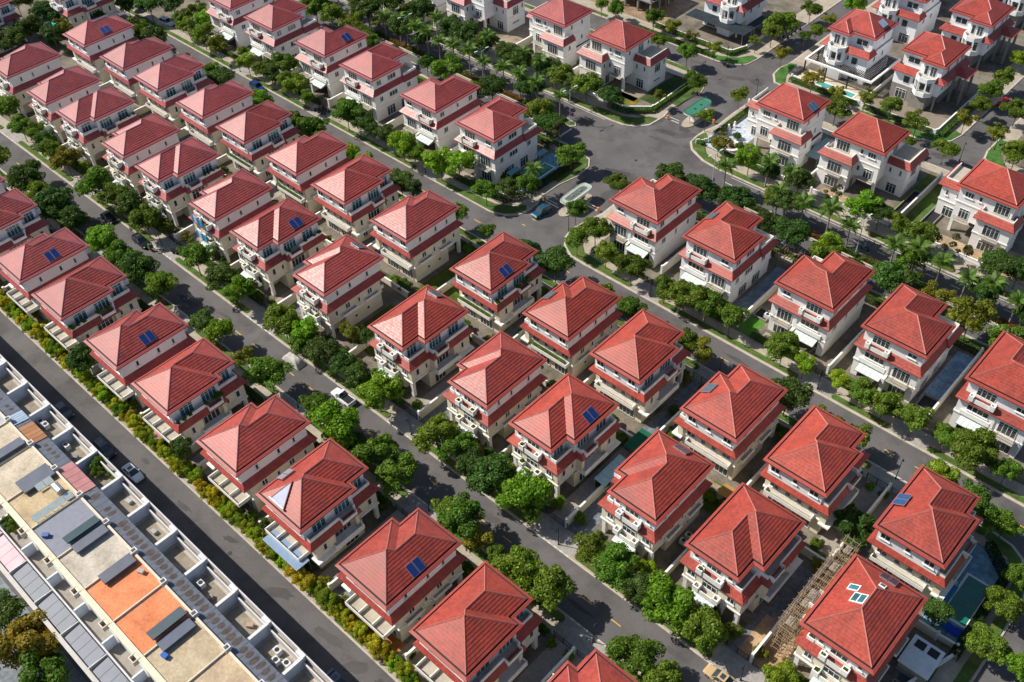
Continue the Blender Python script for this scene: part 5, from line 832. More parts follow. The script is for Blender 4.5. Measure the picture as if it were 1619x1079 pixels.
for i, x0 in enumerate(UX[:-1]):
    j = i - 13; x1 = UX[i + 1]; L = x1 - x0
    k, col = MAINC.get(j, ('rooftile', (1, 1, 1))); lab = 'town house with ' + NMC.get(j, f'flat roof, {ordn(i + 1)} unit of the terrace')
    t = thing('town_house', lab, 'house', (x0, 0, 0), 0, 'flat-roofed town houses in the bottom left terrace')
    def P(name, b, color=None, **kw):
        o = ob(name, b.mesh(name), t, **kw)
        if color: o.color = (*color, 1)
        return o
    b = MB(); b.prism([(.02, 10.5), (L - .02, 10.5), (L - .02, 19.1), (.02, 19.1)], 0.06, 12.6, 'wall', top='floor', bottom=False); P('wall', b)
    b = MB(); b.prism([(.35, 10.9), (L - .2, 10.9), (L - .2, 18.75), (.35, 18.75)], 12.6, 12.78, k, bottom=False); P('main_roof', b, col)
    b = MB(); b.box(0.02, 10.3, 12.6, L - .02, 11.15, 13.05, 'trim'); P('front_parapet', b, (.85, .76, .60))
    b = MB(); b.box(0.02, 18.75, 12.6, L - .02, 19.1, 13.05, 'trim'); P('rear_parapet', b, (.8, .72, .6))
    b = MB(); b.box(L - .2, 11.15, 12.6, L - .02, 18.75, 12.95, 'trim'); P('party_parapet', b, (.8, .72, .58))
    b = MB(); b.hollow(L - 1.3, 9.6, L - .05, 10.7, 12.2, 13.1, .15, 'trim', lift=.3); P('roof_box', b, (.75, .68, .58))
    b = MB(); b.hollow(L - .55, 18.6, L + .25, 19.5, 12.6, 13.4, .14, 'trim', lift=.3); P('chimney_box', b, (.75, .75, .77))
    sc = (1, 1, 1); sk = 'sheetroof'
    b = MB(); b.poly([(0.02, 19.1, 12.45), (L - .02, 19.1, 12.45), (L - .02, 21.7, 12.1), (0.02, 21.7, 12.1)], sk); b.box(0.02, 19.15, 12.0, L - .02, 21.65, 12.08, 'sheetroof')
    for q in range(6): b.box(.6 + q * 1.22, 19.12, 12.14, .66 + q * 1.22, 21.68, 12.5, 'sheetroof') if False else b.poly([(.6 + q * 1.22, 19.12, 12.49), (.66 + q * 1.22, 19.12, 12.49), (.66 + q * 1.22, 21.68, 12.15), (.6 + q * 1.22, 21.68, 12.15)], sk)
    P('sheet_roof', b, {-2 + 0: (1, 1, 1)}.get(j, sc))
    if j >= -6:
        b = MB()
        for q in range(6):
            for s_ in (1,):
                cx, cy, rr, ry = 1.2 + q * 1.15, 20.6 + rk.uniform(-.1, .1), rk.uniform(.40, .54) * (1 if j >= -1 else .7), rk.uniform(.55, .85) * (1 if j >= -1 else .6)
                if j < 0 and rk.random() < .4: continue
                for ring, kk in ((1.0, 0.0), (.68, .004)):
                    pts = [(cx + rr * ring * math.cos(a * math.pi / 7) * (1 + .12 * math.sin(3 * a)), cy + ry * ring * math.sin(a * math.pi / 7)) for a in range(14)]
                    b.poly([(px, py, 12.45 - (py - 19.1) * .1346 + .008 + kk) for px, py in pts], 'stainmark')
        if b.v: P('rust_mark', b, (1.0, .9, .85), kind='stuff')
    b = MB(); b.prism([(.02, 19.12), (L - .02, 19.12), (L - .02, 21.6), (.02, 21.6)], 0.06, 12.0, 'wall', top=False, bottom=False); P('rear_wall', b)
    b = MB(); b.prism([(.02, 21.62), (L - .02, 21.62), (L - .02, 25.4), (.02, 25.4)], 0.06, 9.0, 'wall', top='floor', bottom=False); P('lower_wall', b)
    b = MB(); b.prism([(.5, 22.0), (L - .6, 22.0), (L - .6, 24.5), (.5, 24.5)], 9.0, 9.06, 'rooftile', bottom=False); P('terrace_floor', b, (.55, .56, .58))
    b = MB(); b.box(L - .34, 21.62, 9.0, L - .04, 25.1, 11.2, 'trim'); P('divider_wall', b, (.68, .75, .88))
    b = MB(); b.box(L - .42, 21.62, 11.2, L + .04, 25.2, 11.32, 'trim'); P('divider_coping', b, (.8, .8, .82))
    b = MB(); b.box(.02, 24.9, 9.0, L - .02, 25.1, 10.6, 'trim'); P('inner_parapet', b, (.7, .7, .72))
    b = MB(); b.box(.02, 25.6, 8.8, L - .02, 25.78, 11.2, 'trim'); b.box(.02, 25.1, 9.6, L - .02, 25.6, 9.9, 'rooftile'); P('outer_parapet', b, (.7, .7, .74))
    b = MB(); b.box(L - 1.5, 25.05, 10.2, L - .04, 25.7, 11.3, 'trim'); P('parapet_pier', b, (.75, .76, .8))
    for wx in (1.2, 4.4): add_window(t, wx + .8, 21.6, 9.15, 180, 1.8, 2.2, 2)
    b = MB(); b.prism([(.02, 8.6), (L - .02, 8.6), (L - .02, 10.48), (.02, 10.48)], 0.06, 8.3, 'wall', top='floor', bottom=False); P('front_terrace', b, (.7, .7, .74))
    b = MB(); b.box(L - .3, 8.6, 8.3, L - .04, 10.3, 10.4, 'trim'); P('front_divider', b, (.8, .88, 1))
    b = MB(); b.box(.02, 8.4, 8.0, L - .02, 8.6, 9.2, 'trim'); P('front_parapet_low', b, (.7, .7, .72))
    b = MB(); b.prism([(.02, 5.7), (L - .02, 5.7), (L - .02, 8.38), (.02, 8.38)], 0.06, 7.3, 'wall', top=False, bottom=False); P('porch_wall', b)
    pc_ = (5.5, 2.2, 2.0) if j in (-3, -2) else (.62, .68, .8)
    for q in range(4):
        b = MB(); a0 = .3 + q * (L - .7) / 4; b.poly([(a0, 5.8, 7.4), (a0 + (L - .7) / 4 - .06, 5.8, 7.4), (a0 + (L - .7) / 4 - .06, 8.3, 7.75), (a0, 8.3, 7.75)], 'sheetroof'); b.box(a0, 5.8, 7.32, a0 + (L - .7) / 4 - .06, 8.3, 7.38, 'sheetroof'); P('roof_sheet', b, pc_)
    b = MB(); b.box(.0, 5.0, 7.2, L, 5.6, 7.5, 'trim'); P('eaves_slab', b, (.62, .6, .58))
    b = MB(); b.box(L - .22, 5.6, 7.2, L - .06, 8.4, 7.9, 'trim'); P('porch_rib', b, (.7, .7, .72))
def prop(name, label, cat, loc, build, rz=0, color=None, group=None, smooth=False):
    t = thing(name, label, cat, loc, rz, group)
    for pn, b, c in build: o = ob(pn, b.mesh(pn, smooth=smooth), t, color=c or color)
    return t
def bx(*a):
    b = MB(); b.box(*a); return b
# roof-top sheets and hatches
def roofsheet(x0, y0, x1, y1, z, col, lab, tilt=.35, th=.25):
    t = thing('roof_canopy', lab, 'canopy', ((x0 + x1) / 2, (y0 + y1) / 2, z), 0, 'long canopies on the town house roofs'); w, h = (x1 - x0) / 2, (y1 - y0) / 2
    b = MB(); b.poly([(-w, -h, .0 + th), (w, -h, tilt + th), (w, h, tilt + th), (-w, h, th)], 'sheetroof'); b.poly([(-w, -h, .0), (w, -h, tilt), (w, -h, tilt + th), (-w, -h, th)], 'sheetroof'); b.poly([(w, -h, tilt), (w, h, tilt), (w, h, tilt + th), (w, -h, tilt + th)], 'sheetroof'); b.poly([(-w, -h, 0), (-w, h, 0), (-w, h, th), (-w, -h, th)], 'sheetroof'); b.poly([(-w, h, 0), (w, h, tilt), (w, h, tilt + th), (-w, h, th)], 'sheetroof')
    o = ob('canopy_sheet', b.mesh('s'), t, color=col); b = MB()
    for sx, sy in ((-1, -1), (-1, 1), (1, -1), (1, 1)): b = MB(); b.box(sx * w * .9 - .05, sy * h * .9 - .05, -.6, sx * w * .9 + .05, sy * h * .9 + .05, .1, 'metal'); ob('post', b.mesh('p'), t)
roofsheet(-105.4, 13.3, -103.7, 18.5, 13.3, (.13, .36, .36), 'dark green long canopy on the grey town house roof')
roofsheet(-103.2, 13.4, -101.5, 18.5, 13.1, (.8, .8, .85), 'grey canopy along the pale cream roof edge', .05, .4)
roofsheet(-96.0, 13.4, -94.1, 18.4, 13.1, (.7, .7, .75), 'grey canopy on the edge of the upper orange roof', .05, .4)
roofsheet(-83.3, 13.1, -81.5, 18.4, 13.4, (.28, .45, .45), 'dark green canopy at the end of the lower orange roof'); roofsheet(-81.3, 13.2, -79.4, 18.2, 13.05, (.65, .72, .85), 'blue grey canopy beside the dark green one', .05, .4)
roofsheet(-119.9, 13.6, -116.9, 18.6, 13.1, (.7, .74, .82), 'wide grey canopy on the cream roof left of the water tank', .05, .4); roofsheet(-127.8, 13.6, -126.0, 18.5, 13.1, (.7, .74, .82), 'grey canopy at the far left of the terrace', .05, .4)
for x0, x1, col, lab in ((-118.3, -111.2, (4.0, 1.5, 1.15), 'pink red metal sheet roof beside the leafy terrace'), (-130.6, -125.8, (3.2, 1.25, .4), 'rusty orange sheet over the terrace strip'), (-134.2, -131.6, (3.0, 3.4, 3.4), 'pale translucent sheet on the terrace strip')):
    t = thing('sheet_cover', lab, 'sheet'); t.location = (x0, 19.2, 12.5)
    for q in range(5):
        b = MB(); w = (x1 - x0) / 5; b.poly([(q * w, 0, .06), (q * w + w - .06, 0, .06), (q * w + w - .06, 2.5, -.26), (q * w, 2.5, -.26)], 'sheetroof'); b.box(q * w, 0, -.05, q * w + w - .06, .04, .05, 'sheetroof'); o = ob('sheet', b.mesh('s'), t); k = rk.uniform(.9, 1.1); o.color = (col[0] * k, col[1] * k, col[2] * k, 1)
# water heater rows and steel tank
t = thing('water_tank', 'shiny steel water tank lying on the cream town house roof', 'water tank', (-113.4, 17.3, 13.1)); b = MB(); b.tube((-.9, 0, .9), (.9, 0, .9), .62, .62, 'metal', 18); ob('tank_body', b.mesh('tank', smooth=False), t)
b = MB()
for xx in (-.7, .7): b.box(xx - .05, -.5, 0, xx + .05, .5, .35, 'metal')
ob('stand', b.mesh('stand'), t)
for n_, (x, y, lg, lab) in enumerate(((-116.3, 16.5, 2.6, 'short solar water heater row left of the steel tank'), (-111.5, 15.2, 6.4, 'long solar water heater row beside the grey roof'))):
    t = thing('solar_heater', lab, 'solar heater', (x, y, 12.9), math.radians(90))
    k = int(lg / 1.1)
    for q in range(k):
        b = MB(); a0 = -lg / 2 + q * lg / k; b.poly([(a0, -.45, .35), (a0 + lg / k - .06, -.45, .35), (a0 + lg / k - .06, .5, .95), (a0, .5, .95)], 'panel'); b.box(a0, .45, 0, a0 + .06, .52, .93, 'metal'); ob('heater_panel', b.mesh('hp'), t)
def ac(x, y, z, lab, n=1, rz=0):
    t = thing('air_conditioner', lab, 'air conditioner', (x, y, z), rz, 'air conditioning units')
    b = MB(); b.box(-.55, -.4, 0, .55, .4, .95, 'plain'); ob('casing', b.mesh('c'), t, color=(.75, .76, .78)); b = MB(); b.tube((0, 0, .95), (0, 0, .99), .33, .33, 'iron', 14); ob('fan_grille', b.mesh('f'), t)
for x, y, z, lab in ((-69.6, 22.9, 9.06, 'white condenser nearest the parapet on the bottom brown terrace'), (-68.2, 23.6, 9.06, 'white condenser second along the bottom brown terrace'), (-70.6, 23.9, 9.06, 'white condenser against the divider on the bottom terrace'), (-86.9, 23.0, 9.06, 'lone condenser on the terrace behind the upper orange roof'), (-132.2, 23.0, 9.06, 'condenser on the terrace near the rusty sheet'), (-131.0, 23.2, 9.06, 'second condenser on the terrace near the rusty sheet'), (-124.4, 23.2, 9.06, 'condenser in the middle of a left terrace')): ac(x, y, z, lab)
for x, y, rr in ((-117.0, 24.6, 1.5), (-115.6, 23.8, 1.1), (-113.8, 25.0, .9), (-112.4, 25.2, .9), (-117.6, 9.9, 1.2), (-116.3, 9.6, .9)): shrub(x, y, rr, 'g', 'from left in pots on the town house terraces', h=1.0, z=8.9)
# ---------------------------------------------------------------- vehicles
def loft(b, secs, k):
    n = len(secs[0]); m0 = len(b.v)
    for s in secs: b.v += s
    for i in range(len(secs) - 1):
        for j in range(n):
            j2 = (j + 1) % n; b.f.append((m0 + i * n + j, m0 + (i + 1) * n + j, m0 + (i + 1) * n + j2, m0 + i * n + j2)); b.m.append(b.mi(k))
    b.f.append(tuple(m0 + j for j in range(n))); b.m.append(b.mi(k)); b.f.append(tuple(m0 + (len(secs) - 1) * n + n - 1 - j for j in range(n))); b.m.append(b.mi(k))
def car(x, y, rz, col, lab, suv=False, pickup=False, cat='car', group=None):
    L, Wd = (5.2, 1.9) if pickup else ((4.8, 1.9) if suv else (4.6, 1.82)); H = 1.75 if (suv or pickup) else 1.46; zb = .95 if (suv or pickup) else .86
    t = thing('parked_car' if not pickup else 'pickup_truck', lab, cat, (x, y, 0.0), rz, group)
    def sec(xx, w, z0, z1): return [(xx, -w, z0), (xx, -w, z1 - .14), (xx, -w + .14, z1), (xx, w - .14, z1), (xx, w, z1 - .14), (xx, w, z0)]
    h = L / 2; w = Wd / 2; b = MB()
    loft(b, [sec(-h, w * .8, .35, zb - .12), sec(-h + .15, w * .94, .25, zb), sec(-h * .6, w, .22, zb + .02), sec(0, w, .22, zb + .02), sec(h * .5, w, .22, zb), sec(h - .35, w * .93, .25, zb - .12), sec(h, w * .72, .35, zb - .3)], 'carpaint')
    body = ob('body', b.mesh('body'), t, color=col)
    a0, a1 = (-.1, h * .48) if pickup else ((-h + .12, h * .42) if suv else (-h * .78, h * .42)); r0, r1 = (a0 + .25, a1 - .75) if pickup else ((a0 + .35, a1 - .75) if suv else (a0 + .75, a1 - .85))
    b = MB()
    b.v += [(a0, -w * .9, zb), (a1, -w * .9, zb - .02), (a1, w * .9, zb - .02), (a0, w * .9, zb), (r0, -w * .72, H), (r1, -w * .72, H), (r1, w * .72, H), (r0, w * .72, H)]
    for f in ((0, 1, 5, 4), (1, 2, 6, 5), (2, 3, 7, 6), (3, 0, 4, 7)): b.f.append(f); b.m.append(b.mi('pane'))
    ob('windows', b.mesh('glass'), t)
    b = MB(); b.prism([(r0 - .04, -w * .73), (r1 + .04, -w * .73), (r1 + .04, w * .73), (r0 - .04, w * .73)], H - .03, H + .03, 'carpaint'); 
    for sy in (-1, 1):
        for (p, q) in (((a0, zb), (r0, H)), ((a1, zb), (r1, H)), (((a0 + a1) / 2, zb), ((r0 + r1) / 2, H))): b.tube((p[0], sy * w * .905, p[1]), (q[0], sy * w * .73, q[1]), .045, .045, 'carpaint', 4)
    ob('roof', b.mesh('roof'), t, color=col)
    if not pickup: b = MB(); b.box((r0 + r1) / 2 - .35, -.4, H + .031, (r0 + r1) / 2 + .35, .4, H + .036, 'pane'); ob('sunroof', b.mesh('sr'), t)
    if pickup: b = MB(); b.box(-h + .2, -w * .8, zb - .02, -.25, w * .8, zb + .035, 'iron'); b.box(-h + .1, -w * .92, zb, -h + .2, w * .92, zb + .12, 'carpaint'); b.box(-h + .2, -w * .95, zb, -.2, -w * .82, zb + .14, 'carpaint'); b.box(-h + .2, w * .82, zb, -.2, w * .95, zb + .14, 'carpaint'); ob('cargo_bed', b.mesh('bed'), t, color=col)
    for sx in (-1, 1):
        for sy in (-1, 1):
            b = MB(); b.tube((sx * h * .62, sy * (w - .22), .34), (sx * h * .62, sy * (w + .02), .34), .34, .34, 'tyre', 14); o = ob('wheel', b.mesh('wheel'), t)
            b = MB(); b.tube((sx * h * .62, sy * (w + .02), .34), (sx * h * .62, sy * (w + .035), .34), .2, .2, 'metal', 10); ob('rim', b.mesh('rim'), o)
    for sy in (-1, 1):
        b = MB(); b.box(h - .22, sy * w * .72 - .18, zb - .42, h - .05, sy * w * .72 + .12, zb - .26, 'panel'); ob('headlight', b.mesh('hl'), t)
        b = MB(); b.box(-h - .0, sy * w * .66 - .15, zb - .3, -h + .1, sy * w * .66 + .15, zb - .14, 'lip'); ob('tail_light', b.mesh('tl'), t)
        b = MB(); b.box(a1 - .55, sy * (w + .02) - .1, zb, a1 - .4, sy * (w + .02) + .1, zb + .14, 'carpaint'); ob('mirror', b.mesh('mr'), t, color=col)
    return t
car(-119.9, 29.4, 0, (.88, .95, 1.0), 'silver white car parked beside the town house parapet'); car(-106.3, 63.7, math.pi, (.92, .94, .98), 'silver pickup truck parked on the first villa street', pickup=True, cat='truck')
car(-185.5, 64.2, 0, (.02, .02, .025), 'small black car parked upper left on the first street'); car(-172.6, 64.3, 0, (.02, .022, .03), 'black sport utility car parked beside the green-vested rider', suv=True)
car(-115.2, 126.5, math.radians(-95), (.015, .09, .16), 'dark teal car beside the gatehouse island', suv=True); car(-204.5, 118.4, 0, (.02, .05, .22), 'blue car parked at the kerb of the second street', suv=True)
car(-253.0, 123.3, .1, (.75, .78, .82), 'white car parked near the purple parasol', suv=True); car(-26.9, 64.2, math.pi, (.62, .44, .24), 'beige gold car at the bottom edge of the first street'); car(-59.8, 229.0, math.radians(90), (.42, .01, .02), 'red car on the lane at the top right')
car(-128.0, 29.0, 0, (.02, .03, .05), 'dark car in the shade of the town houses', suv=True); car(-65.7, 28.4, 0, (.10, .16, .26), 'bluish car in shade at the bottom edge'); car(-141.5, 28.8, 0, (.03, .06, .07), 'dark green car in shade on the left')
car(-27.5, 64.0 + 200, 0, (.3, .3, .3), 'grey car behind the villas, top right') if False else None
car(-171.0, 196.6, 0, (.2, .4, .45), 'teal car parked behind the boulevard villas')
# covered car: draped grid
t = thing('covered_car', 'car under a crumpled grey cover on the first street', 'car', (-120.4, 63.7, 0)); V = []; nx, ny = 26, 14
for i in range(nx + 1):
    for j in range(ny + 1):
        u = -1 + 2 * i / nx; v = -1 + 2 * j / ny; top = 1.45 - .5 * max(0, abs(u + .05) - .45) ** 1.3 * 1.6; e = max(abs(u) ** 5, abs(v) ** 6); z = top * (1 - e) + .04 + .03 * math.sin(9 * u + 5 * v); V.append((2.4 * u * (1 - .06 * (1 - e)), 1.0 * v * (1 - .1 * (1 - e)), max(.04, z)))
b = MB(); b.v = V
for i in range(nx):
    for j in range(ny): b.f.append((i * (ny + 1) + j, (i + 1) * (ny + 1) + j, (i + 1) * (ny + 1) + j + 1, i * (ny + 1) + j + 1)); b.m.append(b.mi('cloth'))
ob('cover', b.mesh('cover', smooth=True), t, color=(.55, .53, .50))
def moto(x, y, rz, lab, col=(.05, .05, .05), rider=None, group='motorbikes'):
    t = thing('motorbike', lab, 'motorbike', (x, y, .0 if rider else KZ), rz, group)
    for sx in (-.62, .62): b = MB(); b.tube((sx, -.05, .3), (sx, .05, .3), .3, .3, 'tyre', 14); ob('wheel', b.mesh('w'), t)
    b = MB(); loft(b, [[(-.85, -.1, .6), (-.85, .1, .6), (-.85, 0, .8)], [(-.3, -.17, .4), (-.3, .17, .4), (-.3, 0, .8)], [(.2, -.15, .35), (.2, .15, .35), (.2, 0, .55)], [(.5, -.16, .5), (.5, .16, .5), (.5, 0, 1.0)], [(.72, -.07, .6), (.72, .07, .6), (.72, 0, .9)]], 'carpaint'); ob('body', b.mesh('b'), t, color=col)
    b = MB(); b.box(-.75, -.14, .74, .05, .14, .84, 'tyre'); ob('seat', b.mesh('s'), t); b = MB(); b.tube((.52, -.34, 1.02), (.52, .34, 1.02), .025, .025, 'iron', 6); b.tube((.62, 0, .35), (.5, 0, 1.02), .035, .03, 'iron', 6); ob('handlebar', b.mesh('h'), t)
    if rider:
        p = thing('person', rider[0], 'person', (x, y, 0), rz)
        vs = [(0, 0, .9), (.06, 0, 1.15), (.10, 0, 1.38), (.12, 0, 1.5), (.14, 0, 1.62), (.12, .2, 1.36), (.3, .26, 1.15), (.5, .28, 1.05), (.12, -.2, 1.36), (.3, -.26, 1.15), (.5, -.28, 1.05), (.05, .12, .86), (.38, .17, .82), (.3, .18, .4), (.4, .18, .35), (.05, -.12, .86), (.38, -.17, .82), (.3, -.18, .4), (.4, -.18, .35)]
        es = [(0, 1), (1, 2), (2, 3), (3, 4), (2, 5), (5, 6), (6, 7), (2, 8), (8, 9), (9, 10), (0, 11), (11, 12), (12, 13), (13, 14), (0, 15), (15, 16), (16, 17), (17, 18)]
        rd = [.17, .15, .16, .06, .11, .08, .055, .04, .08, .055, .04, .11, .085, .06, .05, .11, .085, .06, .05]
        me = D.meshes.new('person_body'); me.from_pydata(vs, es, []); me.materials.append(M['cloth']); o = ob('body', me, p, color=rider[1])
        md_ = o.modifiers.new('skin', 'SKIN')
        for q, r_ in zip(me.skin_vertices[0].data, rd): q.radius = (r_, r_)
        me.skin_vertices[0].data[0].use_root = True
        s_ = o.modifiers.new('sub', 'SUBSURF'); s_.levels = 1; s_.render_levels = 1
        b = MB(); b.ball((.14, 0, 1.66), .15, 'plain'); ob('helmet', b.mesh('helmet', smooth=True), p, color=(.6, .65, .7)); b = MB(); b.ball((.24, 0, 1.62), .07, 'skin'); ob('face', b.mesh('face', smooth=True), p)
moto(-57.7, 159.7, math.pi, 'motorbike ridden along the boulevard', (.1, .3, .35), ('person in pale teal jacket and helmet riding a motorbike on the boulevard', (.2, .5, .55)))
moto(-169.4, 64.2, 0, 'motorbike with a green-clad rider beside the black car', (.3, .02, .02), ('person in bright green vest on a motorbike beside the black car', (.05, .7, .05)))
for i, (x, y) in enumerate(((-184.6, 121.6), (-184.0, 122.3), (-183.4, 121.7), (-182.8, 122.2), (-182.2, 121.7), (-181.6, 122.2))): moto(x, y, 1.4, f'dark motorbike, {ordn(i + 1)} in the cluster by the white gate post', (.03, .03, .06))
for i, (x, y) in enumerate(((-165.0, 67.6), (-164.2, 67.4), (-163.4, 67.7), (-163.8, 68.3))): moto(x, y, 1.2, f'greyish motorbike, {ordn(i + 1)} in the pack under the street tree', (.25, .25, .27))
moto(-118.0, 186.0, .8, 'lone motorbike parked by the corner kerb above the green kiosk'); moto(-119.9, 204.6 - 2.5, .1, 'motorbike lying at the top junction kerb')
for i, (x, y) in enumerate(((-114.0, 222), (-113.6, 224), (-113.8, 226), (-113.9, 228), (-113.5, 230))): moto(x - 2.6, y, .2, f'motorbike, {ordn(i + 1)} in the line beside the upper lane', (.06, .05, .06))
# ---------------------------------------------------------------- street lamps
def lamp(x, y, rz, lab, g):
    t = thing('street_lamp', lab, 'street lamp', (x, y, KZ), rz, g)
    b = MB(); b.tube((0, 0, 0), (0, 0, .5), .17, .1, 'iron', 8); ob('base', b.mesh('b'), t); b = MB(); b.tube((0, 0, .5), (0, 0, 4.4), .075, .05, 'iron', 8); ob('pole', b.mesh('p'), t)
    b = MB(); b.tube((0, 0, 4.35), (.45, 0, 4.5), .03, .03, 'iron', 6); ob('arm', b.mesh('a'), t); b = MB(); b.tube((.5, 0, 4.1), (.5, 0, 4.45), .2, .07, 'iron', 8); h = ob('lantern', b.mesh('l'), t); b = MB(); b.tube((.5, 0, 3.92), (.5, 0, 4.09), .1, .17, 'panel', 8); ob('lens', b.mesh('e'), h)
LAMPS = [(-110.8, 57.1, 90), (-77.4, 57.1, 90), (-43.4, 56.9, 90), (-143.9, 57.1, 90), (-178, 57.1, 90), (-91.1, 66.0, 270), (-57.8, 66.0, 270), (-24.6, 66.0, 270), (-124, 66, 270), (-167, 66, 270), (-200, 66, 270), (-81.6, 120.4, 270), (-45.0, 120.3, 270), (-107.0, 125.8, 180), (-25.5, 111.4, 90), (-59.5, 111.3, 90), (-133.5, 111.3, 90), (-180, 120.6, 270), (-215, 120.6, 270), (-145, 120.6, 270), (-121.6, 193.9, 45), (-106.3, 195.0, 180), (-121.2, 204.2, 300), (-57.2, 200.6, 90), (-49.1, 205.0, 200), (-53.2, 209.2, 180), (-63.5, 194.9, 90)]
LAMPS.sort(); lz = {}
for x, y, a in LAMPS:
    zn = zone(x, y); lz[zn] = lz.get(zn, 0) + 1; lamp(x, y, math.radians(a), f'short black lantern street lamp, {ordn(lz[zn])} from left {zn}', 'black lantern lamps')
for i, (x, y) in enumerate(((-220, 157), (-189.8, 157), (-162, 157), (-133.4, 157), (-92.9, 157), (-58.3, 157), (-24, 157))):
    t = thing('tall_street_lamp', f'tall pale double-arm lamp post, {ordn(i + 1)} from left on the boulevard median', 'street lamp', (x, y, .1), math.radians(80), 'tall double-arm boulevard lamps')
    b = MB(); b.tube((0, 0, 0), (0, 0, 8.9), .11, .06, 'plain', 8); ob('pole', b.mesh('p'), t, color=(.6, .66, .7))
    for s_ in (-1, 1): b = MB(); b.tube((0, 0, 8.7), (s_ * 1.5, 0, 9.2), .04, .03, 'plain', 6); o = ob('arm', b.mesh('a'), t, color=(.6, .66, .7)); b = MB(); b.box(s_ * 1.7 - .45, -.13, 9.15, s_ * 1.7 + .45, .13, 9.28, 'plain'); ob('lamp_head', b.mesh('h'), o, color=(.7, .74, .76))
    if abs(x + 133.4) < 1 or abs(x + 92.9) < 1:
        s_ = thing('flag_sign', f'small red and blue banner on the lamp post {"left" if x < -100 else "right"} of the junction', 'sign', (x + .15, y - .1, 2.2)); b = MB(); b.box(0, -.04, 0, .5, .04, .7, 'plain'); ob('blue_panel', b.mesh('bp'), s_, color=(.03, .08, .45)); b = MB(); b.box(0, -.04, .71, .5, .04, 1.0, 'plain'); ob('red_panel', b.mesh('rp'), s_, color=(.6, .03, .05))
# ---------------------------------------------------------------- gatehouse kiosks on traffic islands
def kiosk(cx, cy, rc_, lab, stained):
    def ov(w, h, n=20, p=.45): return [(w * math.copysign(abs(math.cos(a)) ** p, math.cos(a)), h * math.copysign(abs(math.sin(a)) ** p, math.sin(a))) for a in [2 * math.pi * i / n for i in range(n)]]
    il = thing('traffic_island', 'kerbed oval island under ' + lab, 'island', (cx, cy - .2, 0)); b = MB(); b.prism(ov(1.7, 5.0, 24, .8), -.02, .16, 'kerb', top='pave', bottom=False); ob('kerb', b.mesh('k'), il)
    t = thing('gatehouse', lab, 'kiosk', (cx, cy, .16))
    b = MB(); b.prism([(-.8, -1.9), (.8, -1.9), (.8, 1.9), (-.8, 1.9)], 0, 1.0, 'wall', top='trim', bottom=False); ob('wall', b.mesh('w'), t, color=(1.05, 1.03, 1))
    b = MB(); b.prism([(-.74, -1.84), (.74, -1.84), (.74, 1.84), (-.74, 1.84)], 1.0, 2.5, 'pane', top=False, bottom=False); ob('window', b.mesh('g'), t)
    for sx in (-1, 1):
        for sy in (-1, -.33, .33, 1): b = MB(); b.box(sx * .78 - .06, sy * 1.85 - .06, 1.0, sx * .78 + .06, sy * 1.85 + .06, 2.5, 'trim'); ob('post', b.mesh('p'), t)
    for sy in (-3.0, 3.0): b = MB(); b.tube((0, sy, 0), (0, sy, 2.5), .12, .12, 'trim', 8); ob('column', b.mesh('c'), t)
    o_ = ov(1.55, 4.25); b = MB(); b.prism(o_, 2.5, 2.8, 'trim', bottom=None); ob('roof_slab', b.mesh('r'), t)
    b = MB(); b.strip(o_, 2.801, [(x * .97, y * .99) for x, y in o_], 3.0, 'plain'); b.strip([(x * .97, y * .99) for x, y in o_], 3.0, [(x * .8, y * .92) for x, y in o_], 2.88, 'plain'); b.poly([(x * .8, y * .92, 2.88) for x, y in o_], 'plain'); ob('roof', b.mesh('rr'), t, color=rc_)
    if stained:
        b = MB(); b.poly([(x * .55 * (1 + .1 * math.sin(5 * i)), y * .75, 2.886) for i, (x, y) in enumerate(o_)], 'stainmark'); ob('stain', b.mesh('st'), t, color=(1.2, 1.5, 1.5))
    for sy in (-1, 1): b = MB(); b.tube((0, sy * 1.2, 2.88), (0, sy * 1.2, 3.1), .28, .22, 'plain', 10); ob('roof_vent', b.mesh('v'), t, color=(rc_[0] * .6, rc_[1] * .6, rc_[2] * .6))
kiosk(-111.6, 133.6, (.42, .50, .42), 'gatehouse kiosk with stained pale green oval roof', True); kiosk(-111.8, 178.0, (.05, .22, .14), 'gatehouse kiosk with dark green oval roof', False)
for i, (x, y, L, a, w) in enumerate(((-116.8, 173.2, 3.2, 0, 'left of the dark green kiosk'), (-107.4, 178.6, 3.0, math.pi, 'right of the dark green kiosk'), (-106.6, 134.9, 3.4, math.pi, 'right of the pale green kiosk'), (-117.6, 130.3, 3.4, 0, 'left of the pale green kiosk'))):
    t = thing('barrier_gate', 'red-and-white barrier gate ' + w, 'barrier', (x, y, 0), a); b = MB(); b.box(-.2, -.2, 0, .2, .2, 1.0, 'plain'); ob('housing', b.mesh('h'), t, color=(.75, .3, .1)); 
    for q in range(6): b = MB(); b.box(.2 + q * L / 6, -.05, .82, .2 + (q + 1) * L / 6, .05, .90, 'plain'); ob('boom', b.mesh('bm'), t, color=(.85, .85, .83) if q else (.7, .2, .1))
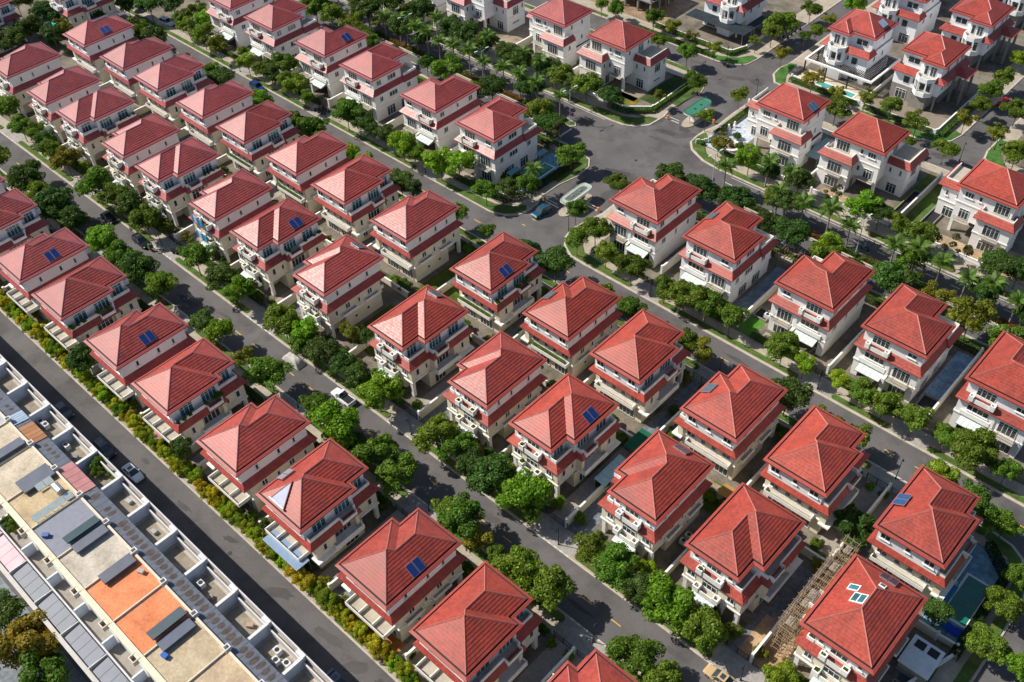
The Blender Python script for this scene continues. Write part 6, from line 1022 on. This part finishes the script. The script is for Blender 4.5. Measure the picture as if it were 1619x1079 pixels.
# ---------------------------------------------------------------- pools, canopies, pergolas, oddments
def pool(pts, lab, col, deck=None):
    t = thing('swimming_pool', lab, 'pool', (0, 0, KZ)); b = MB(); b.poly([(x, y, .10) for x, y in pts], 'water'); ob('water', b.mesh('w'), t, color=col)
    b = MB(); o_ = offs(pts, -.35); b.strip(o_, .06, o_, .17, 'trim'); b.strip(o_, .17, pts, .17, 'trim'); b.strip(pts, .17, pts, .06, 'trim'); ob('coping', b.mesh('c'), t)
    return t
pool(rect(-126.8, 135.2, -124.1, 140.6), 'rectangular green pool beside the corner villa', (.25, 1.1, .6)); pool(rect(-98.4, 207.6, -88.2, 210.6), 'long turquoise pool in front of the pergola villa', (3.5, 1.6, 1.45)); pool(rect(-280.5, 99.6, -275.6, 103), 'bright blue pool among trees at the top left', (2, 3.5, 4.0))
t = pool(rect(-8.9, 93.8, -5.6, 102.1), 'dark green pool with pale swirl patterns on its floor', (.4, .75, .5))
b = MB()
for cx, cy, s, a0 in ((-7.9, 99.8, .75, 0), (-6.6, 97.6, .8, 2.5), (-7.9, 95.6, .7, 4.2), (-6.4, 100.8, .5, 1.0)):
    pr = None
    for i in range(30):
        a = a0 + i * .25; rr = s * (.2 + .8 * i / 30); p = (cx + rr * math.cos(a), cy + rr * math.sin(a)); q = (cx + (rr + .13) * math.cos(a), cy + (rr + .13) * math.sin(a))
        if pr: b.poly([(*pr[0], .106), (*p, .106), (*q, .106), (*pr[1], .106)], 'plain')
        pr = (p, q)
ob('swirl_pattern', b.mesh('swirl'), t, color=(.10, .35, .22))
for x, y, h in ((-7.4, 93.0, .2), (-6.6, 92.2, .16), (-7.9, 91.6, .25)): pass
prop('tarpaulin', 'bright blue tarpaulin heap at the foot of the swirl pool', 'tarp', (-7.0, 92.4, KZ + .1), [('tarp_sheet', (lambda b: ([b.poly([(-1.5 + .6 * i, -1 + .5 * j, .1 + .25 * ((i * 3 + j * 5) % 4) / 3), (-.9 + .6 * i, -1 + .5 * j, .1 + .25 * ((i * 3 + 3 + j * 5) % 4) / 3), (-.9 + .6 * i, -.5 + .5 * j, .1 + .25 * ((i * 3 + 8 + j * 5) % 4) / 3), (-1.5 + .6 * i, -.5 + .5 * j, .1 + .25 * ((i * 3 + j * 5 + 5) % 4) / 3)], 'cloth') for i in range(5) for j in range(3)], b)[1])(MB()), (.02, .08, .55))])
def canopy(x0, y0, x1, y1, z, col, lab, k='plain', name='shade_canopy', n=1, tilt=0.0):
    t = thing(name, lab, 'canopy', ((x0 + x1) / 2, (y0 + y1) / 2, KZ)); w, h = (x1 - x0) / 2, (y1 - y0) / 2
    for q in range(n):
        a0 = -h + q * 2 * h / n; a1 = a0 + 2 * h / n - (.06 if n > 1 else 0); b = MB(); b.v += [(-w, a0, z), (w, a0, z - tilt), (w, a1, z - tilt), (-w, a1, z)] + [(-w, a0, z + .06), (w, a0, z - tilt + .06), (w, a1, z - tilt + .06), (-w, a1, z + .06)]
        for f in ((3, 2, 1, 0), (4, 5, 6, 7), (0, 1, 5, 4), (1, 2, 6, 5), (2, 3, 7, 6), (3, 0, 4, 7)): b.f.append(f); b.m.append(b.mi(k))
        ob('canopy_panel', b.mesh('p'), t, color=col)
    for sx in (-1, 1):
        for sy in (-1, 1): b = MB(); b.tube((sx * w * .95, sy * h * .95, 0), (sx * w * .95, sy * h * .95, z - (tilt if sx > 0 else 0)), .05, .05, 'metal', 6); ob('post', b.mesh('p'), t)
canopy(-60.4, 77.6, -58.2, 84.2, 3.0, (.32, .52, .58), 'pale blue awning beside the villa right of the shaded courtyard', n=4, tilt=.3); canopy(-61.3, 86.2, -56.8, 91.2, 2.6, (.01, .12, .06), 'dark green shade net between the middle rows', 'cloth')
canopy(-90.6, 34.9, -82.2, 37.4, 3.6, (.24, .34, .50), 'blue translucent carport beside the dormer villa', n=1); canopy(-10.6, 89.9, -8.9, 97.2, 2.9, (.02, .22, .40), 'bright blue canopy beside the swirl pool villa', n=5)
canopy(-82.4, 177.0, -79.4, 186.0, 2.8, (.30, .42, .50), 'glass carport between villas beyond the boulevard', 'panel', n=5); canopy(-44.5, 88.6, -41.2, 91.0, 2.4, (.45, .24, .06), 'orange awning between the middle rows', 'cloth')
canopy(-127.8, 129.2, -126.6, 132.5, 3.3, (.15, .42, .45), 'small teal awning on the green pool villa', n=3, tilt=.3); canopy(-127.8, 138.6, -126.6, 141.5, 3.3, (.2, .45, .45), 'second teal awning near the pool end', n=3, tilt=.3)
canopy(-69.8, 147.0, -66.6, 149.0, 3.2, (.30, .36, .42), 'grey flat roof behind the villa on the boulevard side'); canopy(-139.9, 211.8, -121.6, 216.4, 3.8, (.16, .20, .22), 'wide flat canopy around the villa at the top edge', 'slate_shade', n=1); canopy(-124.2, 216.6, -121.6, 224.0, 3.8, (.16, .20, .22), 'side wing of the flat canopy at the top edge', 'slate_shade')
t = thing('pergola', 'large white-edged pergola with dark slats around the pool villa', 'pergola', (0, 0, KZ))
for a in ((-103.6, 211.4, -85.4, 211.9), (-103.6, 225.5, -85.4, 226.0), (-103.6, 211.9, -103.1, 225.5), (-85.9, 211.9, -85.4, 225.5)): b = MB(); b.box(a[0], a[1], 3.6, a[2], a[3], 4.05, 'trim'); ob('beam', b.mesh('bm'), t)
for i in range(36): b = MB(); x = -103.0 + i * .48; b.box(x, 211.9, 3.75, x + .12, 215.2 if -101 < x < -89.3 else 225.5, 3.92, 'iron'); ob('slat', b.mesh('s'), t)
for x, y in ((-103.3, 211.6), (-97.5, 211.6), (-91.5, 211.6), (-85.7, 211.6), (-85.7, 218), (-85.7, 225.7), (-103.3, 218)): b = MB(); b.box(x - .15, y - .15, 0, x + .15, y + .15, 3.6, 'iron'); ob('column', b.mesh('c'), t)
t = thing('pergola', 'timber pergola frame behind the villa at the boulevard', 'pergola', (-66.4, 145.3, KZ))
for i in range(8): b = MB(); b.box(-2.2 + i * .6, -1.8, 3.2, -2.1 + i * .6, 1.8, 3.34, 'timber'); ob('slat', b.mesh('s'), t, color=(.5, .5, .5))
for sx in (-2.1, 2.0): b = MB(); b.box(sx, -1.6, 0, sx + .12, -1.5, 3.2, 'timber'); ob('post', b.mesh('p'), t, color=(.5, .5, .5)); b = MB(); b.box(sx, 1.5, 0, sx + .12, 1.6, 3.2, 'timber'); ob('post', b.mesh('p'), t, color=(.5, .5, .5))
def parasol(x, y, col, lab, r=1.5, z=KZ):
    t = thing('parasol', lab, 'parasol', (x, y, z)); b = MB(); b.tube((0, 0, 0), (0, 0, 2.5), .035, .03, 'metal', 6); ob('pole', b.mesh('p'), t)
    c = [(r * math.cos(math.pi / 4 * i + .39), r * math.sin(math.pi / 4 * i + .39)) for i in range(8)]
    for i in range(8): b = MB(); p, q = c[i], c[(i + 1) % 8]; b.poly([(*p, 2.05), (*q, 2.05), (q[0] * .25, q[1] * .25, 2.5), (p[0] * .25, p[1] * .25, 2.5)], 'cloth'); b.poly([(p[0] * .25, p[1] * .25, 2.5), (q[0] * .25, q[1] * .25, 2.5), (0, 0, 2.58)], 'cloth'); b.poly([(*p, 2.05), (*q, 2.05), (*q, 1.9), (*p, 1.9)], 'cloth'); ob('canopy_panel', b.mesh('c'), t, color=col)
parasol(-122.7, 36.9, (.5, .22, .22), 'dusty pink parasol among the roadside bushes', 1.7); parasol(-262.0, 121.0, (.42, .22, .38), 'purple pink parasol at the upper left', 1.9)
# round patio in the garden right of the green kiosk
t = thing('fire_pit_patio', 'round pale patio with dark centre in the white paved garden', 'patio', (-98.6, 172.9, KZ + .04)); b = MB()
for i in range(18): a0, a1 = 2 * math.pi * i / 18, 2 * math.pi * (i + .92) / 18; b = MB(); b.prism([(1.6 * math.cos(a0), 1.6 * math.sin(a0)), (2.2 * math.cos(a0), 2.2 * math.sin(a0)), (2.2 * math.cos(a1), 2.2 * math.sin(a1)), (1.6 * math.cos(a1), 1.6 * math.sin(a1))], 0, .42, 'trim'); ob('stone_block', b.mesh('s'), t)
b = MB(); b.prism([(1.55 * math.cos(.35 * i), 1.55 * math.sin(.35 * i)) for i in range(18)], 0, .05, 'timber'); ob('patio_floor', b.mesh('f'), t, color=(.6, .7, .9)); b = MB(); b.tube((0, 0, .05), (0, 0, .6), .5, .6, 'iron', 12); ob('fire_bowl', b.mesh('b'), t)
for i, (x, y) in enumerate(((-104.2, 176.5), (-103.0, 178.4), (-102.6, 180.2))):
    t = thing('statue_urn', f'white plinth with urn, {ordn(i + 1)} in the patio garden corner', 'statue', (x, y, KZ)); b = MB(); b.box(-.3, -.3, 0, .3, .3, .7, 'trim'); ob('plinth', b.mesh('p'), t); b = MB(); b.tube((0, 0, .7), (0, 0, 1.1), .12, .3, 'trim', 10); b.ball((0, 0, 1.35), .26, 'trim', 8, 6); ob('urn', b.mesh('u'), t)
t = thing('letter_sign', 'small white sculpture sign on the corner lawn', 'sign', (-104.6, 170.0, .25), .9); b = MB(); b.box(-1.5, -.12, 0, -.6, .12, 1.1, 'plain'); b.box(-.4, -.12, 0, .3, .12, .8, 'plain'); b.box(.5, -.12, 0, 1.4, .12, 1.0, 'plain'); ob('panel', b.mesh('p'), t, color=(.85, .88, .95))
# scaffold of bamboo canes beside the last villa
t = thing('bamboo_scaffold', 'bamboo scaffolding against the left side of the skylight villa', 'scaffold', (0, 0, KZ))
rs = random.Random(4)
for ix, x in enumerate((-24.0, -22.9, -21.9)):
    for iy in range(15):
        y = 72.4 + iy * 1.25; b = MB(); b.tube((x + rs.uniform(-.1, .1), y, 0), (x + rs.uniform(-.15, .15), y + rs.uniform(-.15, .15), 9.0 + rs.uniform(-.6, 1.0)), .045, .035, 'cane', 5); ob('upright_cane', b.mesh('u'), t, color=(rs.uniform(.7, 1.3),) * 3)
b = MB()
for lv in range(1, 7):
    z = lv * 1.5
    for x in (-24.0, -22.9, -21.9): b.tube((x, 72.2, z + rs.uniform(-.1, .1)), (x, 90.2, z + rs.uniform(-.1, .1)), .035, .035, 'cane', 4)
    for iy in range(15): y = 72.4 + iy * 1.25; b.tube((-24.3, y, z), (-21.6, y + rs.uniform(-.2, .2), z + rs.uniform(-.1, .1)), .035, .035, 'cane', 4)
for iy in range(10): y = 72.6 + iy * 1.8; b.tube((-24.1, y, rs.uniform(0, 4)), (-24.1, y + 2.5, rs.uniform(5, 9)), .045, .045, 'cane', 4)
ob('ledger_canes', b.mesh('ledgers'), t, kind='stuff')
for i in (0, 2, 3, 6, 8): b = MB(); y = 73 + i * 1.9; b.box(-23.4, y, 7.58, -22.5, y + 1.5, 7.64, 'plain'); ob('plank', b.mesh('pl'), t, color=(.34, .29, .24))
prop('dumpster_planter', 'broken concrete garage roof beside the scaffolded villa', 'shed', (-7.8, 84.0, KZ), [('slab', bx(-2.2, -2.6, 2.3, 2.2, 2.6, 2.55, 'trim'), (.8, .85, .9)), ('wall', bx(-2.0, -2.4, 0, 2.0, 2.4, 2.29, 'raw'), None), ('roof_hatch', bx(-1.6, .8, 2.56, -.2, 2.1, 2.6, 'iron'), None), ('roof_hatch', bx(.3, .8, 2.56, 1.7, 2.1, 2.6, 'iron'), None)])
# sunken ramps / basins beside the villas beyond the second street
for i, (x0, y0, x1, y1) in enumerate(((-63.9, 128.6, -61.0, 131.5), (-30.6, 127.6, -27.7, 131.2), (-59.4, 173.8, -57.3, 184), (-53.5, 174, -51, 182), (-9.2, 76, -6, 80))):
    t = thing('light_well', f'dark sunken basin with concrete rim, {ordn(i + 1)} of the basins by villa walls', 'basin', ((x0 + x1) / 2, (y0 + y1) / 2, KZ + .05)); w, h = (x1 - x0) / 2, (y1 - y0) / 2; b = MB(); r_ = rect(-w, -h, w, h); i_ = rect(-w + .2, -h + .2, w - .2, h - .2); b.strip(r_, 0, r_, .45, 'raw'); b.strip(r_, .45, i_, .45, 'raw'); b.strip(i_, .45, i_, 0, 'raw'); ob('rim', b.mesh('r'), t); b = MB(); b.poly([(x, y, .02) for x, y in i_], 'iron'); ob('pit_floor', b.mesh('f'), t)
# raw concrete building frames at the top edge
for (x, y, lab) in ((-158, 216, 'unfinished concrete building frame at the top edge, left of the canopy villa'), (-101, 262, 'unfinished concrete building frame at the very top'), (-178, 216, 'bare concrete frame at the top edge, further left')):
    t = thing('concrete_frame', lab, 'building', (x, y, KZ)); 
    for z in (3.4, 6.8): b = MB(); b.box(-7, -4.5, z, 7, 7, z + .3, 'raw'); ob('floor_slab', b.mesh('s'), t)
    for cx in (-6.5, -2.2, 2.2, 6.5):
        for cy in (-4, 0, 4, 6.6): b = MB(); b.box(cx - .25, cy - .25, 0, cx + .25, cy + .25, 6.8, 'raw'); ob('column', b.mesh('c'), t)
    b = MB(); b.box(-6.5, 3.0, 0, 6.5, 3.2, 6.8, 'raw'); ob('back_wall', b.mesh('w'), t)
# small plants in pots on balconies, condensers in side yards
for i, (x, y) in enumerate(((-117.6, 76.5), (-115, 86.5), (-43.6, 78.8), (-43.6, 80.2), (-61.5, 130.0), (-27.5, 97.0), (-113, 94), (-10.0, 99))): ac(x, y, KZ, f'ground condenser in a side yard, {ordn(i + 1)} in villa side yards')
gn = 0
for rk_, kind, flip, y0, where, grp, lst in rows[:2]:
    for i, (rx, ty) in enumerate(lst):
        if rk_ == 'R2':
            cx = rx - 5.375; off = -.5 if ty == 'FR' else .5
            for dx, z in ((-1.6, 8.2), (1.6, 8.2), (-1.6, 4.2), (1.6, 4.2)):
                if rs.random() < .55: gn += 1; shrub(cx + off + dx, y0 - .2, rs.uniform(.28, .5), 'g', 'from left in planters on the front balconies', h=1.0, z=z + .5, name='potted_plant')

# planting on the side terraces and shelves of some villas
for rx, y0, sgn in ((-171.0, 71.9, 1), (-137.0, 71.9, 1), (-204.3, 71.9, 1)):
    for dy in (5.6, 8.6, 9.6, 10.6, 11.8, 13.0):
        if rs.random() < .7: shrub(rx + .3, y0 + dy, rs.uniform(.35, .6), 'g', 'from left on side terraces of the first street row', z=8.8, name='potted_plant')
for rx, y0 in ((-96.4, 92.0), (-149.7, 36.9), (-115.9, 36.9)):
    for dy in (1.2, 2.4, 3.6, 6.8, 8.4, 9.4):
        if rs.random() < .75: shrub(rx + .35, y0 + dy, rs.uniform(.4, .75), 'g', 'from left on terraces of rear-facing villas', z=8.7, name='potted_plant')
for rx, y0, wd in ((-96.4, 92.0, 9), (-78.2, 92.0, 9), (-152.3, 92.0, 9), (-170.3, 92.0, 9)):
    L_ = wd; hedge(rx - 9.9, y0 + .9, rx - 1.6, y0 + .9, .5, .55, col=(.09, .16, .02), where='in the long planter shelves facing the middle fence', z=4.2)

# patched and oil-darkened asphalt, manholes
rp = random.Random(12)
def patch(cx, cy, rx, ry, rz, k=(.62, .62, .64), n=14, z=-0.008):
    b = MB(); pts = []
    for i in range(n):
        a = 2 * math.pi * i / n; q = rp.uniform(.6, 1.15); x, y = rx * q * math.cos(a), ry * q * math.sin(a); pts.append((cx + x * math.cos(rz) - y * math.sin(rz), cy + x * math.sin(rz) + y * math.cos(rz), z + rp.random() * .0001))
    b.poly(pts, 'patch'); o = struct('asphalt_patch', b.mesh('patch')); o.color = (*k, 1)
M['patch'] = mat('patched_asphalt', (0.112, 0.106, 0.106), rough=0.8, var=0.15, scale=0.5)
zq = -0.0085
for i, (cx, cy, rx, ry, rz) in enumerate(((-83.5, 31.8, 2.8, 1.0, .5), (-72, 32.2, 3.5, .8, .1), (-66, 31.6, 2.0, 1.0, .8), (-60, 32.4, 2.6, .7, 0), (-97, 32.6, 1.4, .5, .3), (-108, 31.2, 1.8, .6, 0), (-121, 32.4, 1.2, .5, 0), (-118.0, 170.5, 3.4, .8, 1.3), (-113.0, 168.8, 4.5, 1.0, .2), (-109.5, 170.5, 3.8, 1.2, .9), (-112.5, 165.2, 5.0, .7, .1), (-111.2, 172.2, 1.8, 1.2, 0), (-114.8, 199.0, 3.0, 1.0, .4), (-110.0, 200.5, 2.2, 1.4, 0), (-125, 199.6, 4.0, .8, .05), (-92, 198.2, 3.2, .7, 0), (-61, 200, 2.8, 1.2, .5), (-57.5, 213, .8, 3.2, 0), (-112.2, 148.5, 4.5, 1.3, .4), (-108.6, 141.5, 1.4, 3.0, 0), (-116.2, 139.5, .6, 3.6, 0), (-140.5, 62.6, 2.4, .5, 0), (-98.3, 60.2, 3.2, .6, 0), (-69.2, 62.8, 2.2, .7, .1), (-48.6, 59.9, 3.0, .5, 0), (-34, 63.2, 2.0, .5, 0), (-128, 115.2, 3.0, .6, 0), (-60, 117.2, 2.8, .6, 0), (-151, 60.2, 2.4, .6, 0))):
    patch(cx, cy, rx, ry, rz, (rp.uniform(.5, .72),) * 3, z=-0.0085 + .0003 * (i % 20))
for i, (x, y) in enumerate(((-130, 60.2), (-96, 62.8), (-62, 60.1), (-33, 60.6), (-150, 114), (-75, 117), (-112, 155), (-95, 31), (-110, 192))):
    t = thing('manhole_cover', f'round iron manhole cover, {ordn(i + 1)} of those set in the roads', 'manhole', (x, y, -.015), 0, 'manhole covers'); b = MB(); b.prism([(.38 * math.cos(.449 * q), .38 * math.sin(.449 * q)) for q in range(14)], 0, .02, 'gutter', bottom=False); ob('cover', b.mesh('c'), t)
for dz, lab in ((7.95, 'blue fabric blinds on the upper balcony of a first street villa'), (3.95, 'blue fabric blinds on the lower balcony of the same first street villa')):
    t = thing('balcony_blind', lab, 'blind', (-158.2, 71.3, dz + .2)); 
    for q in range(4): b = MB(); b.box(-1.8 + q * .95, -.35, .5, -.95 + q * .95, -.25, 2.1, 'cloth'); ob('blind_panel', b.mesh('bl'), t, color=((.03, .25, .55), (.6, .65, .7), (.02, .18, .45), (.05, .4, .6))[q])

# pipes and clutter on the flat roofs
for i, (x, y, z, c) in enumerate(((-108.0, 12.0, 12.8, (.1, .2, .5)), (-92.4, 17.9, 12.8, (.55, .5, .45)), (-79.0, 13.0, 12.8, (.02, .15, .6)), (-99.8, 23.5, 9.08, (.5, .5, .5)), (-84.4, 22.6, 9.08, (.4, .35, .3)), (-107.5, 24.0, 9.08, (.6, .6, .62)), (-121.6, 23.0, 9.08, (.3, .3, .32)), (-76.6, 23.8, 9.08, (.6, .4, .3)))):
    t = thing('storage_box', ('small blue', 'small beige', 'bright blue', 'grey', 'brown', 'pale grey', 'dark grey', 'tan')[i] + ' box left on a town house roof or terrace', 'box', (x, y, z), rp.uniform(0, 1)); b = MB(); b.box(-.45, -.3, 0, .45, .3, .5, 'plain'); ob('body', b.mesh('b'), t, color=c); b = MB(); b.box(-.48, -.33, .5, .48, .33, .56, 'plain'); ob('lid', b.mesh('l'), t, color=tuple(q * .8 for q in c))
